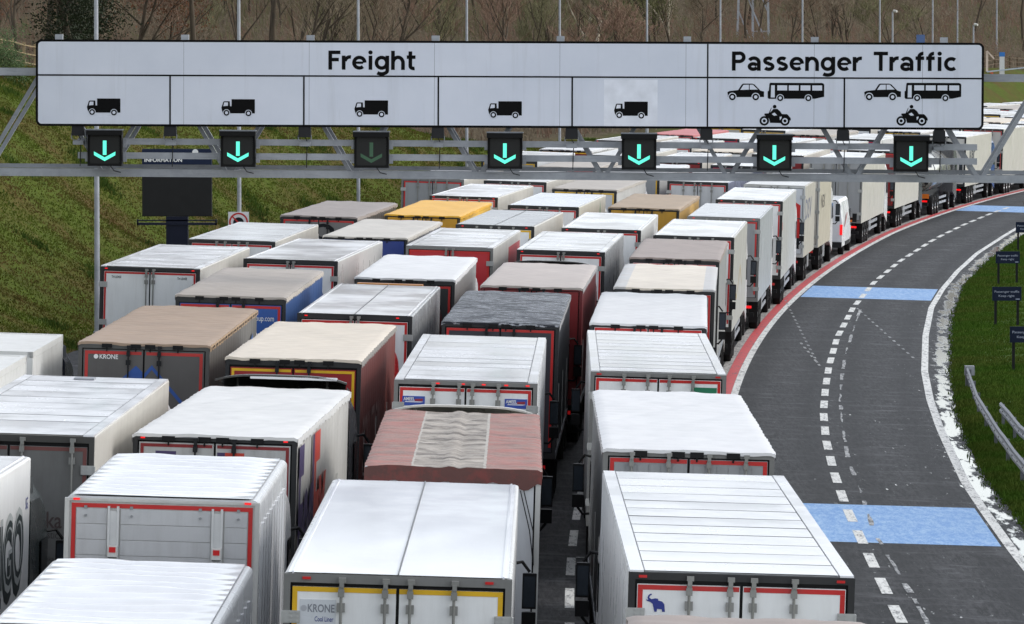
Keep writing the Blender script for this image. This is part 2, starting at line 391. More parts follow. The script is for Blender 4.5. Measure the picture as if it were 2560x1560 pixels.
# ------------------------------------------------------------------ lorries
HW = 1.275
def road_matrix(x, y, hd):
    e = .5; fx, fy = math.sin(hd), math.cos(hd)
    f = Vector((fx, fy, (road_z(x + fx * e, y + fy * e) - road_z(x - fx * e, y - fy * e)) / (2 * e))).normalized()
    r = Vector((fy, -fx, (road_z(x + fy * e, y - fx * e) - road_z(x - fy * e, y + fx * e)) / (2 * e))).normalized()
    u = r.cross(f).normalized(); r = f.cross(u)
    M = Matrix(((r.x, f.x, u.x, x), (r.y, f.y, u.y, y), (r.z, f.z, u.z, road_z(x, y)), (0, 0, 0, 1)))
    return M
def wheel_mesh():
    b = MB(); n = 20; prof = [(.30, .0), (.49, .0), (.52, .04), (.52, .25), (.49, .30), (.30, .30)]
    for k in range(n):
        t = 2 * math.pi * k / n
        for r, x in prof: b.v.append((x - .15, r * math.cos(t), r * math.sin(t)))
    p = len(prof)
    for k in range(n):
        for i in range(p): b.f.append((k * p + i, k * p + (i + 1) % p, ((k + 1) % n) * p + (i + 1) % p, ((k + 1) % n) * p + i))
    return b
def rim_mesh():
    b = MB(); n = 16
    for r, x in ((.31, .12), (.24, .05), (.12, .06), (.10, .14)):
        for k in range(n): t = 2 * math.pi * k / n; b.v.append((x, r * math.cos(t), r * math.sin(t)))
    for i in range(3):
        for k in range(n): b.f.append((i * n + k, i * n + (k + 1) % n, (i + 1) * n + (k + 1) % n, (i + 1) * n + k))
    b.f.append(tuple(3 * n + k for k in range(n)))
    for k in range(n): b.v.append((-.12, .31 * math.cos(2 * math.pi * k / n), .31 * math.sin(2 * math.pi * k / n)))
    b.f.append(tuple(4 * n + k for k in range(n))[::-1]); return b
RIM = flat((165, 166, 168), .35, .6)
def wheels(root, ys, rims=True, hx=1.08):
    for yy in ys:
        for s in (-1, 1):
            w_ = obj('wheel', shared('wheel', wheel_mesh, True), RUBBER, root, (s * hx, yy, .52), (0, 0, 0 if s > 0 else math.pi))
            if rims and s > 0: obj('rim', shared('rim', rim_mesh), RIM, w_)
def lock_rod_mesh(H, near):
    b = MB(); b.tube([(0, -.045, 1.12), (0, -.045, H - .06)], .017, 8)
    for z in (1.35, 2.2, H - .42): b.box(-.045, .045, -.05, -.004, z, z + .10)
    b.box(-.03, .05, -.075, .0, H - .085, H - .035); b.box(-.02, .03, -.085, -.03, H - .14, H - .08); b.box(-.035, .035, -.07, -.003, H - .25, H - .17); b.box(-.028, .028, -.06, -.003, H - .17, H - .135)
    b.box(-.02, .02, -.075, -.04, 1.6, 1.63); b.box(-.02, .25, -.085, -.065, 1.6, 1.63); return b
def hinge_mesh():
    b = MB().box(-.07, .13, -.016, 0, -.07, .07).box(-.085, -.065, -.03, .05, -.06, .06)
    for i in (-.05, 0, .05):
        for x in (.03, .10): b.tube([(x, -.03, i), (x, -.015, i)], .014, 6)
    return b
def arc(n=5, r=.04, H=4.0, h0=1.05):
    pr = [(-HW, h0), (HW, h0)]
    for i in range(n): t = math.pi / 2 * i / (n - 1); pr.append((HW - r + r * math.cos(t), H - r + r * math.sin(t)))
    for i in range(n): t = math.pi / 2 + math.pi / 2 * i / (n - 1); pr.append((-HW + r + r * math.cos(t), H - r + r * math.sin(t)))
    return pr
def rear_doors(root, H, c):
    fr = c['frame']; top = H - c.get('hdr', .10); tape = c.get('tape')
    b = MB().box(-HW, HW, 0, .09, top, H - .006).box(-HW, -HW + .075, .0, .09, 1.05, top).box(HW - .075, HW, .0, .09, 1.05, top).box(-HW + .075, HW - .075, .0, .09, 1.05, 1.18)
    obj('rear_frame', b, fr, root)
    gk = MB().box(-HW + .075, HW - .075, .06, .085, 1.18, top); obj('door_seal', gk, BLACK, root)
    x0, x1 = .018, HW - .10; z0, z1 = 1.20, top - c.get('gap', .02)
    for s in (-1, 1):
        xa, xb = (x0, x1) if s > 0 else (-x1, -x0)
        d = obj('door', MB().box(xa, xb, .012, .062, z0, z1), c['rear'], root)
        if c.get('planks'):
            n = 6; wd = (x1 - x0 - .12) / n
            for i in range(n):
                a = x0 + .06 + i * wd; a, e = (a, a + wd - .012) if s > 0 else (-a - wd + .012, -a)
                obj('plank', MB().box(a, e, .002, .012, z0 + .05, z1 - .10), c['rear'], d)
        if tape:
            t = MB(); y0, y1 = .0065, .0118; tw = c.get('tw', .055); ti = c.get('ti', .008)
            t.box(xa + ti, xb - ti, y0, y1, z1 - ti - tw, z1 - ti)
            xs = xb - ti - tw if s > 0 else xa + ti; t.box(xs, xs + tw, y0, y1, z0 + .1, z1 - ti - tw - .001)
            obj('reflective_tape', t, tape, d)
        for k, xr in enumerate(c.get('rods', (.13, .59))):
            obj('lock_rod', shared(('lock_rod', round(H, 2)), lambda: lock_rod_mesh(H, 1)), c.get('rodmat', LATCH), d, (s * xr, 0, 0))
        if c.get('hinges', True):
            for z in (z1 - .34, z1 - 1.3, 1.5):
                obj('hinge', shared('hinge', hinge_mesh), HINGE, d, (s * (HW - .06), -.002, z), (0, 0, 0 if s < 0 else math.pi) if s < 0 else None, None if s < 0 else (-1, 1, 1))
    lm = c.get('lamps')
    if lm:
        xs = c.get('lampx', (-HW + .16, HW - .16))
        for x in xs: obj('marker_lamp', shared('marker_lamp', lambda: MB().box(-.042, .042, -.02, 0, -.013, .013)), LAMP_ON if lm == 'on' else LAMP_DIM, root, (x, -.003, H - .05), None, (.8, 1, .8) if lm == 'on' else (1.1, 1, 1.1))
    return z0, z1
def roof_panel_set(root, H, L, c):
    m = c['roof']; n = c.get('np', 11); rw = .17
    for s in (-1, 1):
        xa, xb = (HW - rw, HW - .012) if s > 0 else (-HW + .012, -HW + rw)
        obj('roof_rail', MB().box(xa, xb, .03, L - .03, H - .02, H + .016), m, root)
    st = (L - .1) / n; sm = MB(); wdt = 2 * (HW - rw) - .03
    me = shared(('roof_panel', n, round(L, 1)), lambda: MB().grid(lambda u, v: (-wdt / 2 + u * wdt, .03 + v * (st - .06), .0015 * math.sin(v * math.pi)), 6, 6), True)
    for i in range(n):
        obj('roof_panel', me, m, root, (0, .05 + i * st, H + .012), (random.uniform(-.002, .002), random.uniform(-.0015, .0015), 0))
        if i: sm.box(-wdt / 2, wdt / 2, .05 + i * st - .014, .05 + i * st + .014, H, H + .0125)
    for s in (-1, 1): sm.box(s * (wdt / 2 + .013) - .009, s * (wdt / 2 + .013) + .009, .04, L - .04, H, H + .0135)
    obj('roof_seam', sm, SEAM, root)
def tarp_roof(root, H, L, c):
    rnd = random.Random(hash(c.get('key', 'x')) % 1000 if False else int(L * 97 + H * 31)); ph = rnd.uniform(0, 6); amp = c.get('amp', .022); nb = int(L / .62)
    def fn(u, v):
        y = v * L; x = (u - .5) * 2
        z = H + amp * (abs(math.sin(v * nb * math.pi)) - .5) * (1 - .25 * x * x) + .012 * sn(x * 4 + ph, y * 1.1, .8) + .006 * sn(x * 9, y * 3 + ph, .6)
        e = max(0, abs(x) - .965) / .035
        z -= .028 * e * e; xx = x * (HW + .012) + .006 * math.sin(v * nb * 2 * math.pi) * e
        if c.get('sag'): z += c['sag'](x, y, L)
        return (xx, y - .015 + .012 * sn(x * 5 + ph, 2, .4) * (v < .01), z)
    g = MB().grid(fn, 30, max(20, int(L * 9)))
    obj('roof_sheet', g.mesh('roof_sheet', True), c['roof'], root)
    # hanging edge with scallops down both sides and the rear
    for s in (-1, 1):
        nn = int(L * 5)
        def fe(u, v, s=s):
            y = v * L; p = fn(0 if s < 0 else 1, v)
            return (p[0] + s * .004, y, p[2] - u * (.11 + .015 * math.sin(v * nb * 2 * math.pi) + .012 * sn(y, ph, .5)))
        obj('roof_hem', MB().grid(fe, 2, nn), c.get('hem', c['roof']), root)
    def fr(u, v):
        p = fn(v, 0); return (p[0], -.02, p[2] - u * (c.get('flap', .05) + c.get('flapw', .012) * sn(v * 12 + ph, 1, .7)))
    obj('rear_hem', MB().grid(fr, 2, 40), c.get('flapm', c['roof']), root)
def curtain(root, H, L, c):
    for s in (-1, 1):
        def fn(u, v, s=s):
            y = .1 + v * (L - .2); z = 1.18 + u * (H - .12 - 1.18)
            return (s * (HW - .012 + .008 * math.sin(y * 9.2) + .006 * sn(y * 2, z, .8)), y, z)
        g = MB().grid(fn, 5, int(L * 8)); 
        if s < 0: g.f = [f[::-1] for f in g.f]
        obj('side_curtain', g.mesh('side_curtain', True), c['side'], root)
        if c.get('d', 0) < 200:
            for i in range(3): 
                yy = 1.6 + i * (L - 3) / 2.4; obj('curtain_strap', MB().box(s * (HW + .004) - .006, s * (HW + .004) + .006, yy, yy + .05, 1.2, 2.6), WTAPE, root)
        obj('side_rave', MB().box(s * HW - .04 if s > 0 else s * HW - .008, s * HW + .008 if s > 0 else s * HW + .04, .1, L - .1, 1.05, 1.19), galv(140), root)
    obj('front_wall', MB().box(-HW + .03, HW - .03, L - .08, L, 1.1, H - .06), c.get('front', c['side']), root)
    obj('load_bed', MB().box(-HW + .03, HW - .03, .1, L - .1, 1.05, 1.16), BLACK, root)
    # header beam with latch plates
    hz = H - c.get('hdr', .2)
    for x in c.get('latches', (-.82, -.26, .02, .56)):
        obj('latch_plate', shared('latch_plate', lambda: MB().box(0, .2, -.03, 0, -.035, .045).tube([(.1, -.02, -.035), (.1, -.02, -.10)], .014, 6)), c.get('latch', BLACK), root, (x, -.004, H - .06))
    obj('header_strip', MB().box(-HW + .01, HW - .01, -.012, .0, H - .035, H - .006), c.get('strip', galv(150)), root)
def cab(root, y0, depth, col, d, day=False, spoiler=True, spcol=None, kz=1.0):
    k = max(.55, min(1.0, depth / 2.3)); m = paint(col, .25, .25)
    def mk():
        b = MB(); pr = [(0, .95), (1.95, .55), (2.28, .45), (2.32, 1.2), (2.26, 1.85), (2.02, 2.95), (1.75, 3.30), (1.0, 3.48), (0, 3.50)]
        n = len(pr); lev = [(-1.24, .0), (-1.15, .06), (1.15, .06), (1.24, 0.0)]
        secs = [(-1.25, .93), (-1.16, 1.0), (1.16, 1.0), (1.25, .93)]
        for x, q in secs:
            for yy, z in pr: b.v.append((x if z < 2.9 else x * (1 - .035 * (z - 2.9)), yy * (q if yy > 1 else 1), .9 + (z - .9) * (q if z > 2 else 1)))
        for i in range(3):
            for j in range(n): a = i * n + j; c2 = i * n + (j + 1) % n; b.f.append((a, c2, c2 + n, a + n))
        b.f.append(tuple(range(n))[::-1]); b.f.append(tuple(range(3 * n, 4 * n))); return b
    cb = obj('cab', shared('cab', mk), m, root, (0, y0, 0), None, (1, k, kz))
    obj('windscreen', shared('windscreen', lambda: MB().poly([(-1.08, 2.283, 1.9), (1.08, 2.283, 1.9), (1.02, 2.065, 2.93), (-1.02, 2.065, 2.93)])), GLASS, cb)
    for s in (-1, 1):
        obj('side_window', shared(('side_window', s), lambda: MB().box(s * 1.252 - .006, s * 1.252 + .006, 1.15, 1.95, 1.95, 2.65)), GLASS, cb)
        mi = obj('mirror', shared(('mirror', s), lambda: mirror_mesh(s)), BLACK, cb)
        obj('mirror_glass', shared(('mirror_glass', s), lambda: MB().box(s * 1.46 - .08, s * 1.46 + .08, 2.045, 2.052, 2.11, 2.54)), flat((70, 78, 88), .15, .6), mi)
    if spoiler:
        def sp():
            b = MB(); t = .03
            def top(u, v):
                x = (u - .5) * 2; y = 1.55 - v * 1.7; z = 3.35 + .52 * math.sin(min(1, v * 1.1) * math.pi / 2) - .10 * abs(x) ** 4
                return (x * (1.02 + .16 * v), y, z)
            b.grid(top, 14, 8); b.grid(lambda u, v: tuple(a - q for a, q in zip(top(1 - u, v), (0, 0, t))), 14, 8)
            for i in range(14):
                a = top(i / 14, 1); c2 = top((i + 1) / 14, 1); b.poly([a, c2, (c2[0], c2[1], c2[2] - t), (a[0], a[1], a[2] - t)])
            for s in (-1, 1):
                b.grid(lambda u, v, s=s: (s * (1.18 + .02 * u), -.15 + v * .75 - u * .0, 3.70 - .09 * v - u * 2.2) if s > 0 else (s * (1.18 + .02 * u), -.15 + v * .75, 3.70 - .09 * v - u * 2.2), 3, 3)
            b.bar((-.8, .25, 3.35), (-.8, .2, 3.78), .04).bar((.8, .25, 3.35), (.8, .2, 3.78), .04); return b
        obj('wind_deflector', shared('wind_deflector', sp, True), paint(spcol or col, .3, .25), cb)
    wheels(root, [y0 + 1.45 * k], d < 400 and root.get('rims', False))
    obj('tractor_frame', MB().box(-.5, .5, y0 - 3.6 if not day else y0 - .8, y0 + .2, .75, 1.03), BLACK, root)
def mirror_mesh(s):
    b = MB(); x = s * 1.46
    for z0, z1, w_ in ((2.08, 2.58, .10), (1.80, 2.03, .10)):
        pr = [(x - w_, 2.06), (x + w_, 2.06), (x + w_ * .9, 2.16), (x + w_ * .4, 2.22), (x - w_ * .4, 2.22), (x - w_ * .9, 2.16)]
        b.ext(pr, z0, z1, 'z')
    b.tube([(s * 1.22, 2.0, 2.72), (s * 1.35, 2.12, 2.74), (x, 2.12, 2.6)], .025, 6).tube([(s * 1.22, 2.0, 1.7), (s * 1.36, 2.12, 1.68), (x, 2.12, 1.8)], .025, 6)
    return b
def under(root, L, c, lane5, axles):
    b = MB().box(-.52, .52, .15, L - .3, .82, 1.05).box(-1.15, 1.15, .05, .16, .52, .66)
    for x in (-.9, .9): b.box(x - .04, x + .04, .08, .16, .62, 1.05)
    obj('chassis', b, BLACK, root)
    for s in (-1, 1):
        obj('tail_lamp', shared('tail_lamp', lambda: MB().box(-.16, .16, -.03, 0, -.045, .045)), LAMP_ON if c.get('tail') else LAMP_DIM, root, (s * .9, .05, .86), None, (s, 1, 1))
        obj('mudguard', MB().box(s * 1.08 - .16, s * 1.08 + .16, axles[0] - .62, axles[0] - .59, .25, .98), BLACK, root)
    if lane5:
        for s in (1,): obj('side_guard', MB().box(s * 1.2 - .02, s * 1.2 + .02, axles[-1] + .7, L - 3.2, .50, .62).box(s * 1.2 - .02, s * 1.2 + .02, axles[-1] + .7, L - 3.2, .78, .92), galv(150), root)
        obj('spare_box', MB().box(.75, 1.2, axles[-1] + 1.0, axles[-1] + 2.2, .45, 1.0), flat((120, 122, 124), .5), root)
        if c.get('plate'): obj('hazard_plate', MB().box(.35, .85, -.02, -.012, 1.1, 1.32), PLATE, root)
        obj('number_plate', MB().box(-.26, .26, .03, .04, .68, .79), flat((225, 190, 40), .5), root)
LORRIES = {}
def lorry(key, x, y, hdeg, L, H, lane, c, label, group=None, cabd=2.3, cabcol=(225, 225, 225), kind='artic', name='articulated_lorry', cat='lorry', spoiler=True, spcol=None, kz=1.0):
    hd = R(hdeg); sh = .0294 * H
    root = empty(name, road_matrix(x - sh * math.cos(hd), y + sh * math.sin(hd), hd))
    lane5 = lane == 5; root['rims'] = 1 if lane5 else 0; c = dict(c); c['d'] = y; c['key'] = key
    tag(root, label, cat, group or 'lorries queuing in the freight lanes')
    typ = c['type']
    if typ == 'box':
        obj('trailer_body', MB().ext(arc(5, .035, H), .095, L), c['side'], root)
        if c.get('np'): roof_panel_set(root, H, L, c)
        else:
            am = c.get('amp', .004); ph = L * 3
            g = MB().grid(lambda u, v: ((u - .5) * 2 * (HW - .045), .03 + v * (L - .06), H + .008 + am * (sn(u * 5 + ph, v * L * .8, .9)) * min(1, 9 * (.5 - abs(u - .5)))), 12, max(14, int(L * 2)))
            obj('roof_skin', g.mesh('roof_skin', True), c['roof'], root)
            for s in (-1, 1): obj('roof_rail', MB().box(s * (HW - .10) - .012, s * (HW - .10) + .012, .04, L - .04, H - .01, H + .02), c['roof'], root)
            if c.get('mid'): obj('roof_seam', MB().box(-.008, .008, .04, L - .04, H, H + .024), SEAM, root)
            if c.get('strips'):
                for i in range(1, c['strips']): obj('roof_strip', MB().box(-HW + .1, HW - .1, i * L / c['strips'] - .012, i * L / c['strips'] + .012, H, H + .016), c.get('stripm', c['roof']), root)
        if not c.get('norear'): rear_doors(root, H, c)
    elif typ == 'tilt':
        tarp_roof(root, H, L, c); curtain(root, H - .02, L, c); rear_doors(root, H - .02, dict(c, rodmat=c.get('rodmat', LATCH if c.get('planks') else PLASTIC), rods=c.get('rods', (.3,)), hinges=c.get('hinges', False)))
    ax = c.get('axles', [1.9, 3.2, 4.5] if L > 10 else [1.6, 2.9]); vis = lane5 or y > 40
    if y < 215 or lane5: under(root, L, c, lane5, ax)
    else: obj('chassis', MB().box(-.6, .6, .15, L - .3, .6, 1.05), BLACK, root)
    wheels(root, ax, lane5)
    if cabd:
        cy = L + (.55 if kind == 'artic' else .25)
        cab(root, cy, cabd, cabcol, y, kind != 'artic', spoiler, spcol, kz)
        if kind == 'artic': wheels(root, [L - .9], lane5)
    LORRIES[key] = root; return root
# palette
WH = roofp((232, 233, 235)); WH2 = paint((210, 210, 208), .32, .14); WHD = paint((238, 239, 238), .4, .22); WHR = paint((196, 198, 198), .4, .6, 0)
CREAM = paint((198, 194, 185), .35, .25); GREYS = paint((150, 152, 154), .4, .3); GREYR = paint((176, 178, 180), .35, .2, 2.4); DGREY = paint((72, 72, 74), .5, .4); GREYL = paint((200, 202, 204), .4, .25)
FR_D = paint((32, 33, 35), .5, .35); FR_G = paint((120, 120, 118), .45, .35); FR_W = paint((190, 190, 186), .4, .35)
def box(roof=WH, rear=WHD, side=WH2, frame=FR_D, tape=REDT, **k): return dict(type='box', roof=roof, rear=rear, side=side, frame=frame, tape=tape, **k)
def tilt(roof, rear, side, frame=FR_D, tape=REDT, **k): return dict(type='tilt', roof=roof, rear=rear, side=side, frame=frame, tape=tape, **k)
T_WHITE = tarp((226, 226, 226), .45, .18); T_CREAM = tarp((222, 210, 192), .5, .15); T_BEIGE = tarp((186, 178, 168), .55, .3); T_TAUPE = tarp((164, 150, 142), .55, .35); T_BROWN = tarp((172, 148, 126), .55, .35, 1.3)
T_GREY = tarp((170, 170, 170), .5, .3); T_YEL = tarp((236, 178, 38), .45, .2); T_TAN = tarp((178, 156, 130), .55, .4, 1.2)
DKRED = paint((132, 28, 32), .4, .3); CURT_RED = tarp((118, 62, 56), .45, .3); CURT_DK = tarp((58, 60, 66), .4, .3); CURT_BLUE = tarp((56, 92, 150), .4, .3); CURT_GREY = tarp((150, 150, 150), .45, .35); CURT_W = tarp((190, 188, 183), .45, .25); CURT_DKRED = tarp((108, 40, 42), .45, .3)
BLUE = paint((34, 84, 160), .35, .3); NAVY = paint((36, 42, 86), .35, .25); OCHRE = paint((190, 142, 36), .4, .3); REDD = paint((190, 34, 44), .35, .25)
def streaks():
    m = N('scuffed_black_tarp'); f = m.noise(m.coord((.4, 3.0, 1)), 1.4, 6, .7); g = m.noise(m.coord((1, 1, 1)), 1.1, 3)
    a = m.ramp(f, [(.38, srgb(34, 36, 42)), (.465, srgb(46, 49, 56)), (.495, srgb(190, 194, 200)), (.52, srgb(32, 35, 42)), (.60, srgb(58, 62, 70)), (.635, srgb(200, 204, 208)), (.66, srgb(36, 40, 47))]); m.bump(f, .4, .04); return m.set(a, .45, None, .25)
def red_bands():
    m = N('faded_red_tarp'); tc = m.n('ShaderNodeTexCoord').outputs['Object']; sx = m.n('ShaderNodeSeparateXYZ'); m.l(tc, sx.inputs[0])
    wob = m.noise(m.coord((.2, 2, 1), False), 1.3, 3); ad = m.n('ShaderNodeMath', operation='MULTIPLY_ADD'); m.l(wob, ad.inputs[0]); ad.inputs[1].default_value = .05; m.l(sx.outputs[0], ad.inputs[2])
    mr = m.n('ShaderNodeMapRange'); mr.inputs[1].default_value = -1.3; mr.inputs[2].default_value = 1.3; m.l(ad.outputs[0], mr.inputs[0])
    f = m.noise(m.coord((.7, 1.8, 1), False), 2.2, 6, .7); g = m.noise(m.coord((1, 1.4, 1), False), 1.6, 6, .7)
    red = m.mix(m.ramp(g, [(.42, 0.0), (.62, 1.0)]), srgb(152, 118, 106), srgb(168, 100, 88)); red = m.mix(m.ramp(f, [(.5, 0.0), (.7, .7)]), red, srgb(104, 78, 70))
    gr = m.mix(m.ramp(f, [(.4, 0.0), (.62, 1.0)]), srgb(182, 172, 160), srgb(134, 124, 112)); gr = m.mix(m.ramp(g, [(.50, 0.0), (.62, .9)]), gr, srgb(80, 70, 58))
    k = m.n('ShaderNodeValToRGB'); e = k.color_ramp; e.interpolation = 'CONSTANT'; els = e.elements; els[0].color = (0, 0, 0, 1); els[1].position = .27; els[1].color = (1, 1, 1, 1)
    q = els.new(.285); q.color = (.5, .5, .5, 1); q = els.new(.675); q.color = (1, 1, 1, 1); q = els.new(.688); q.color = (0, 0, 0, 1)
    m.l(mr.outputs[0], k.inputs[0])
    isg = m.ramp(k.outputs[0], [(.2, 0.0), (.3, 1.0)]); a = m.mix(isg, red, gr); hem = m.ramp(k.outputs[0], [(.8, 0.0), (.9, 1.0)]); a = m.mix(hem, a, srgb(178, 172, 162)); dk = m.ramp(m.noise(m.coord((.25, 1.1, 1), False), 2.0, 7, .8), [(.56, 0.0), (.62, .7)]); a = m.mix(dk, a, srgb(74, 60, 52))
    m.bump(m.noise(m.coord((.8, 1.5, 1), False), 2.6, 6, .65), .8, .08); return m.set(a, .5)
FEDW = paint((200, 198, 192), .4, .25)
def cream_bands():
    m = N('cream_banded_tarp'); tc = m.n('ShaderNodeTexCoord').outputs['Object']; sx = m.n('ShaderNodeSeparateXYZ'); m.l(tc, sx.inputs[0])
    ab = m.n('ShaderNodeMath', operation='ABSOLUTE'); m.l(sx.outputs[0], ab.inputs[0]); f = m.ramp(m.noise(m.coord(), 1.0, 5), [(.3, 0.0), (.8, .5)])
    a = m.mix(m.ramp(ab.outputs[0], [(.965, 0.0), (.985, 1.0)]), srgb(226, 216, 200), srgb(196, 196, 196)); a = m.mix(f, a, srgb(188, 178, 164)); m.bump(m.noise(m.coord((1, 4, 1)), 1.5, 4), .3, .04); return m.set(a, .5)

# name, lane, x, y, heading, length, height (surveyed)
Q = dict(
 krone=(4, -1.27, 57.5, .39, 12.9, 4.01), redtarp=(4, -.85, 74.6, .13, 11.6, 3.89), eleph=(5, 2.59, 58.0, -.2, 14.2, 4.09), whitetarp=(5, 2.63, 76.6, .25, 13.3, 4.09),
 greenplate=(5, 2.75, 96.8, .54, 13.8, 3.97), t9=(5, 2.98, 112.9, 2.12, 14.0, 4.02), t10=(5, 3.84, 130.1, 2.52, 13.6, 3.98), t11=(5, 4.61, 146.5, 3.36, 13.2, 4.03), t12=(5, 5.71, 162.3, 4.33, 13.6, 4.02),
 t13=(5, 7.38, 180.1, 4.88, 12.9, 3.96), t14=(5, 8.99, 195.8, 5.3, 13.5, 4.01), ameel=(4, -.82, 91.7, 1.01, 14.4, 4.04), t19=(4, -.25, 112.2, 1.67, 14.0, 3.99), t20=(4, .49, 128.9, 2.47, 13.1, 3.99),
 t21=(4, 1.41, 149.0, 3.54, 13.5, 4.03), t22=(4, 2.86, 165.5, 3.89, 13.8, 4.03), t23=(4, 4.74, 185.8, 5.07, 13.9, 4.0), fedex=(3, -4.60, 79.9, 2.3, 11.6, 3.85), t25=(3, -4.10, 96.8, 1.69, 12.6, 4.05),
 t26=(3, -3.48, 114.3, 1.79, 13.8, 3.96), t27=(3, -2.72, 131.0, 2.0, 13.4, 4.0), t28=(3, -1.82, 150.7, 3.52, 13.4, 3.98), t29=(3, -.55, 166.7, 4.65, 13.1, 4.0), t30=(3, 1.12, 184.7, 5.25, 13.1, 3.99),
 t32=(2, -7.50, 76.9, .9, 13.6, 4.0), t33=(2, -7.14, 100.2, .98, 14.0, 4.05), t34=(2, -6.49, 119.2, 1.45, 13.9, 4.05), t35=(2, -5.95, 138.8, 3.65, 13.6, 4.02), t36=(2, -4.42, 155.6, 3.66, 13.5, 4.0),
 t37=(2, -3.02, 174.4, 4.24, 13.6, 3.96), t40=(1, -9.22, 131.6, 2.44, 13.6, 4.05), t41=(1, -8.21, 151.4, 3.37, 13.2, 3.95), t42=(1, -6.39, 170.9, 4.37, 13.5, 3.98),
 cargo=(2, -8.45, 59.4, 1.6, 13.5, 4.0), brown=(5, 2.5, 41.0, .0, 13.6, 3.98))
def L_(key, c, label, **k):
    ln, x, y, h, L, H = Q[key]
    return lorry(key, x, y, h, L, H, ln, c, label, **k)
ink = flat((30, 32, 36), .5); inkw = flat((236, 236, 234), .5); inkb = flat((32, 48, 132), .5)
# --- fifth freight lane, from the camera outwards
L_('brown', tilt(T_TAUPE, GREYS, CURT_GREY), 'brown-grey sheeted lorry roof at the bottom edge, behind the elephant trailer', cabd=1.6)
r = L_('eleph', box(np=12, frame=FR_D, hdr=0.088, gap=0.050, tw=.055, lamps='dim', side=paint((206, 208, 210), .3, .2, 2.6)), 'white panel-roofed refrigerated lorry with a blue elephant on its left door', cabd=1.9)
EL = [(650, 1275), (662, 1272), (665, 1280), (652, 1287), (646, 1300), (662, 1312), (690, 1306), (710, 1310), (712, 1322), (740, 1330), (756, 1350), (762, 1404), (742, 1404), (738, 1386), (705, 1382), (702, 1404), (686, 1402), (678, 1368), (672, 1346), (655, 1332), (632, 1324), (622, 1312), (640, 1317), (634, 1300), (640, 1284)]
kx = 2.55 / 1620.0
dl = [o for o in r.children if o.name.startswith('door') and 'seal' not in o.name][0]
obj('elephant_emblem', MB().poly([((p[0] - 1305) * kx * 1.0, 0, 4.09 - (p[1] - 1110 - (p[0] - 495) * .038) * kx) for p in EL]), inkb, dl, (0, .0055, 0))
L_('whitetarp', tilt(T_WHITE, paint((150, 152, 154), .45, .3), tarp((96, 98, 100), .4, .3), frame=FR_G, planks=True, rods=(.30, .85), hdr=0.099, gap=0.025, tw=.06, amp=.03), 'white sheeted lorry with grey planked rear doors, just ahead of the elephant trailer', cabd=2.2, cabcol=(60, 62, 66))
r = L_('greenplate', box(np=12, frame=FR_G, hdr=0.083, gap=0.035, rods=(.2, .65), lamps='dim'), 'white panel-roofed lorry with a green plate on its right rear door', cabd=1.6)
gp = obj('green_plate', MB().box(.62, 1.10, .001, .0065, 3.0, 3.72), flat((20, 120, 84), .5), r); text('lettering', '1', .3, ink, gp, (.9, -.001, 3.25), REAR, .01)
r = L_('t9', tilt(T_WHITE, WHD, CURT_W, hdr=0.078, gap=0.010, amp=.018), 'brilliant white sheeted lorry with a ragged rear edge, beyond the green-plated one', cabd=2.2)
L_('t10', tilt(cream_bands(), GREYS, CURT_GREY, amp=.012, hem=T_GREY), 'cream-roofed lorry with grey roof edges, in the lane beside the red stripe', cabd=1.9)
L_('t11', tilt(T_TAUPE, GREYL, CURT_GREY, amp=.010, hdr=0.125), 'taupe-roofed lorry with a grey side, ahead of the cream-roofed one', cabd=1.8, cabcol=(190, 190, 188))
r = L_('t12', box(side=paint((184, 182, 176), .35, .25), hdr=0.088, plate=True), 'white lorry with faded brown art along its right side', cabd=2.3)
obj('side_art', MB().poly([(HW + .003, 1, 2.6), (HW + .003, 4, 2.0), (HW + .003, 7, 2.9), (HW + .003, 9, 2.2), (HW + .003, 9, 2.05), (HW + .003, 7, 2.7), (HW + .003, 4, 1.85), (HW + .003, 1, 2.4)]), flat((176, 158, 120), .5), r)
L_('t13', box(roof=paint((200, 202, 204), .3, .25), rear=GREYS, side=paint((164, 168, 172), .35, .15), frame=FR_G, hdr=0.104, lamps='on', lampx=(-1.05, 1.05), plate=True, tail=1), 'plain light-grey lorry with a long red strip above its doors', cabd=1.6)
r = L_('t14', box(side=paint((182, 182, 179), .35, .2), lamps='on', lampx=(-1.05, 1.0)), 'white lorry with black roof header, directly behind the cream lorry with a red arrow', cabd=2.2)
text('lettering', 'A', .3, ink, r, (HW + .004, .25, 2.1), RSIDE, .01); obj('side_mark', MB().box(HW + .001, HW + .004, .3, .55, 2.9, 3.2), REDT, r)
x, y = lane_xy(213.4, 5)
r = lorry('t15', x, y, 6.6, 7.6, 4.0, 5, box(side=paint((182, 177, 166), .4, .3), rear=GREYL, frame=FR_W, tape=None, axles=[1.8, 3.2], roof=WH2), 'cream drawbar trailer with a red chevron on its grey rear', cabd=0, name='drawbar_trailer', cat='trailer')
for z, mt in ((2.3, ink), (2.75, REDT)):
    obj('chevron', MB().poly([(.35, -.002, z + .5), (.75, -.002, z + .25), (.75, -.002, z - .9), (1.1, -.002, z - .9), (1.1, -.002, z + .45), (.35, -.002, z + .9)]), mt, r, (0, -.002 if mt is REDT else 0, 0))
text('lettering', 'DSV', .8, flat((110, 112, 130), .5), r, (HW + .004, .6, 2.6), RSIDE, .02, 4.5)
x, y = lane_xy(222.4, 5)
r = lorry('t15b', x, y, 7.4, 7.6, 4.0, 5, box(side=paint((188, 180, 162), .4, .3), rear=CREAM, frame=FR_W, tape=None, axles=[1.8, 3.2]), 'cream box lorry coupled ahead of the red-chevron trailer', cabd=1.9, kind='rigid', name='box_lorry')
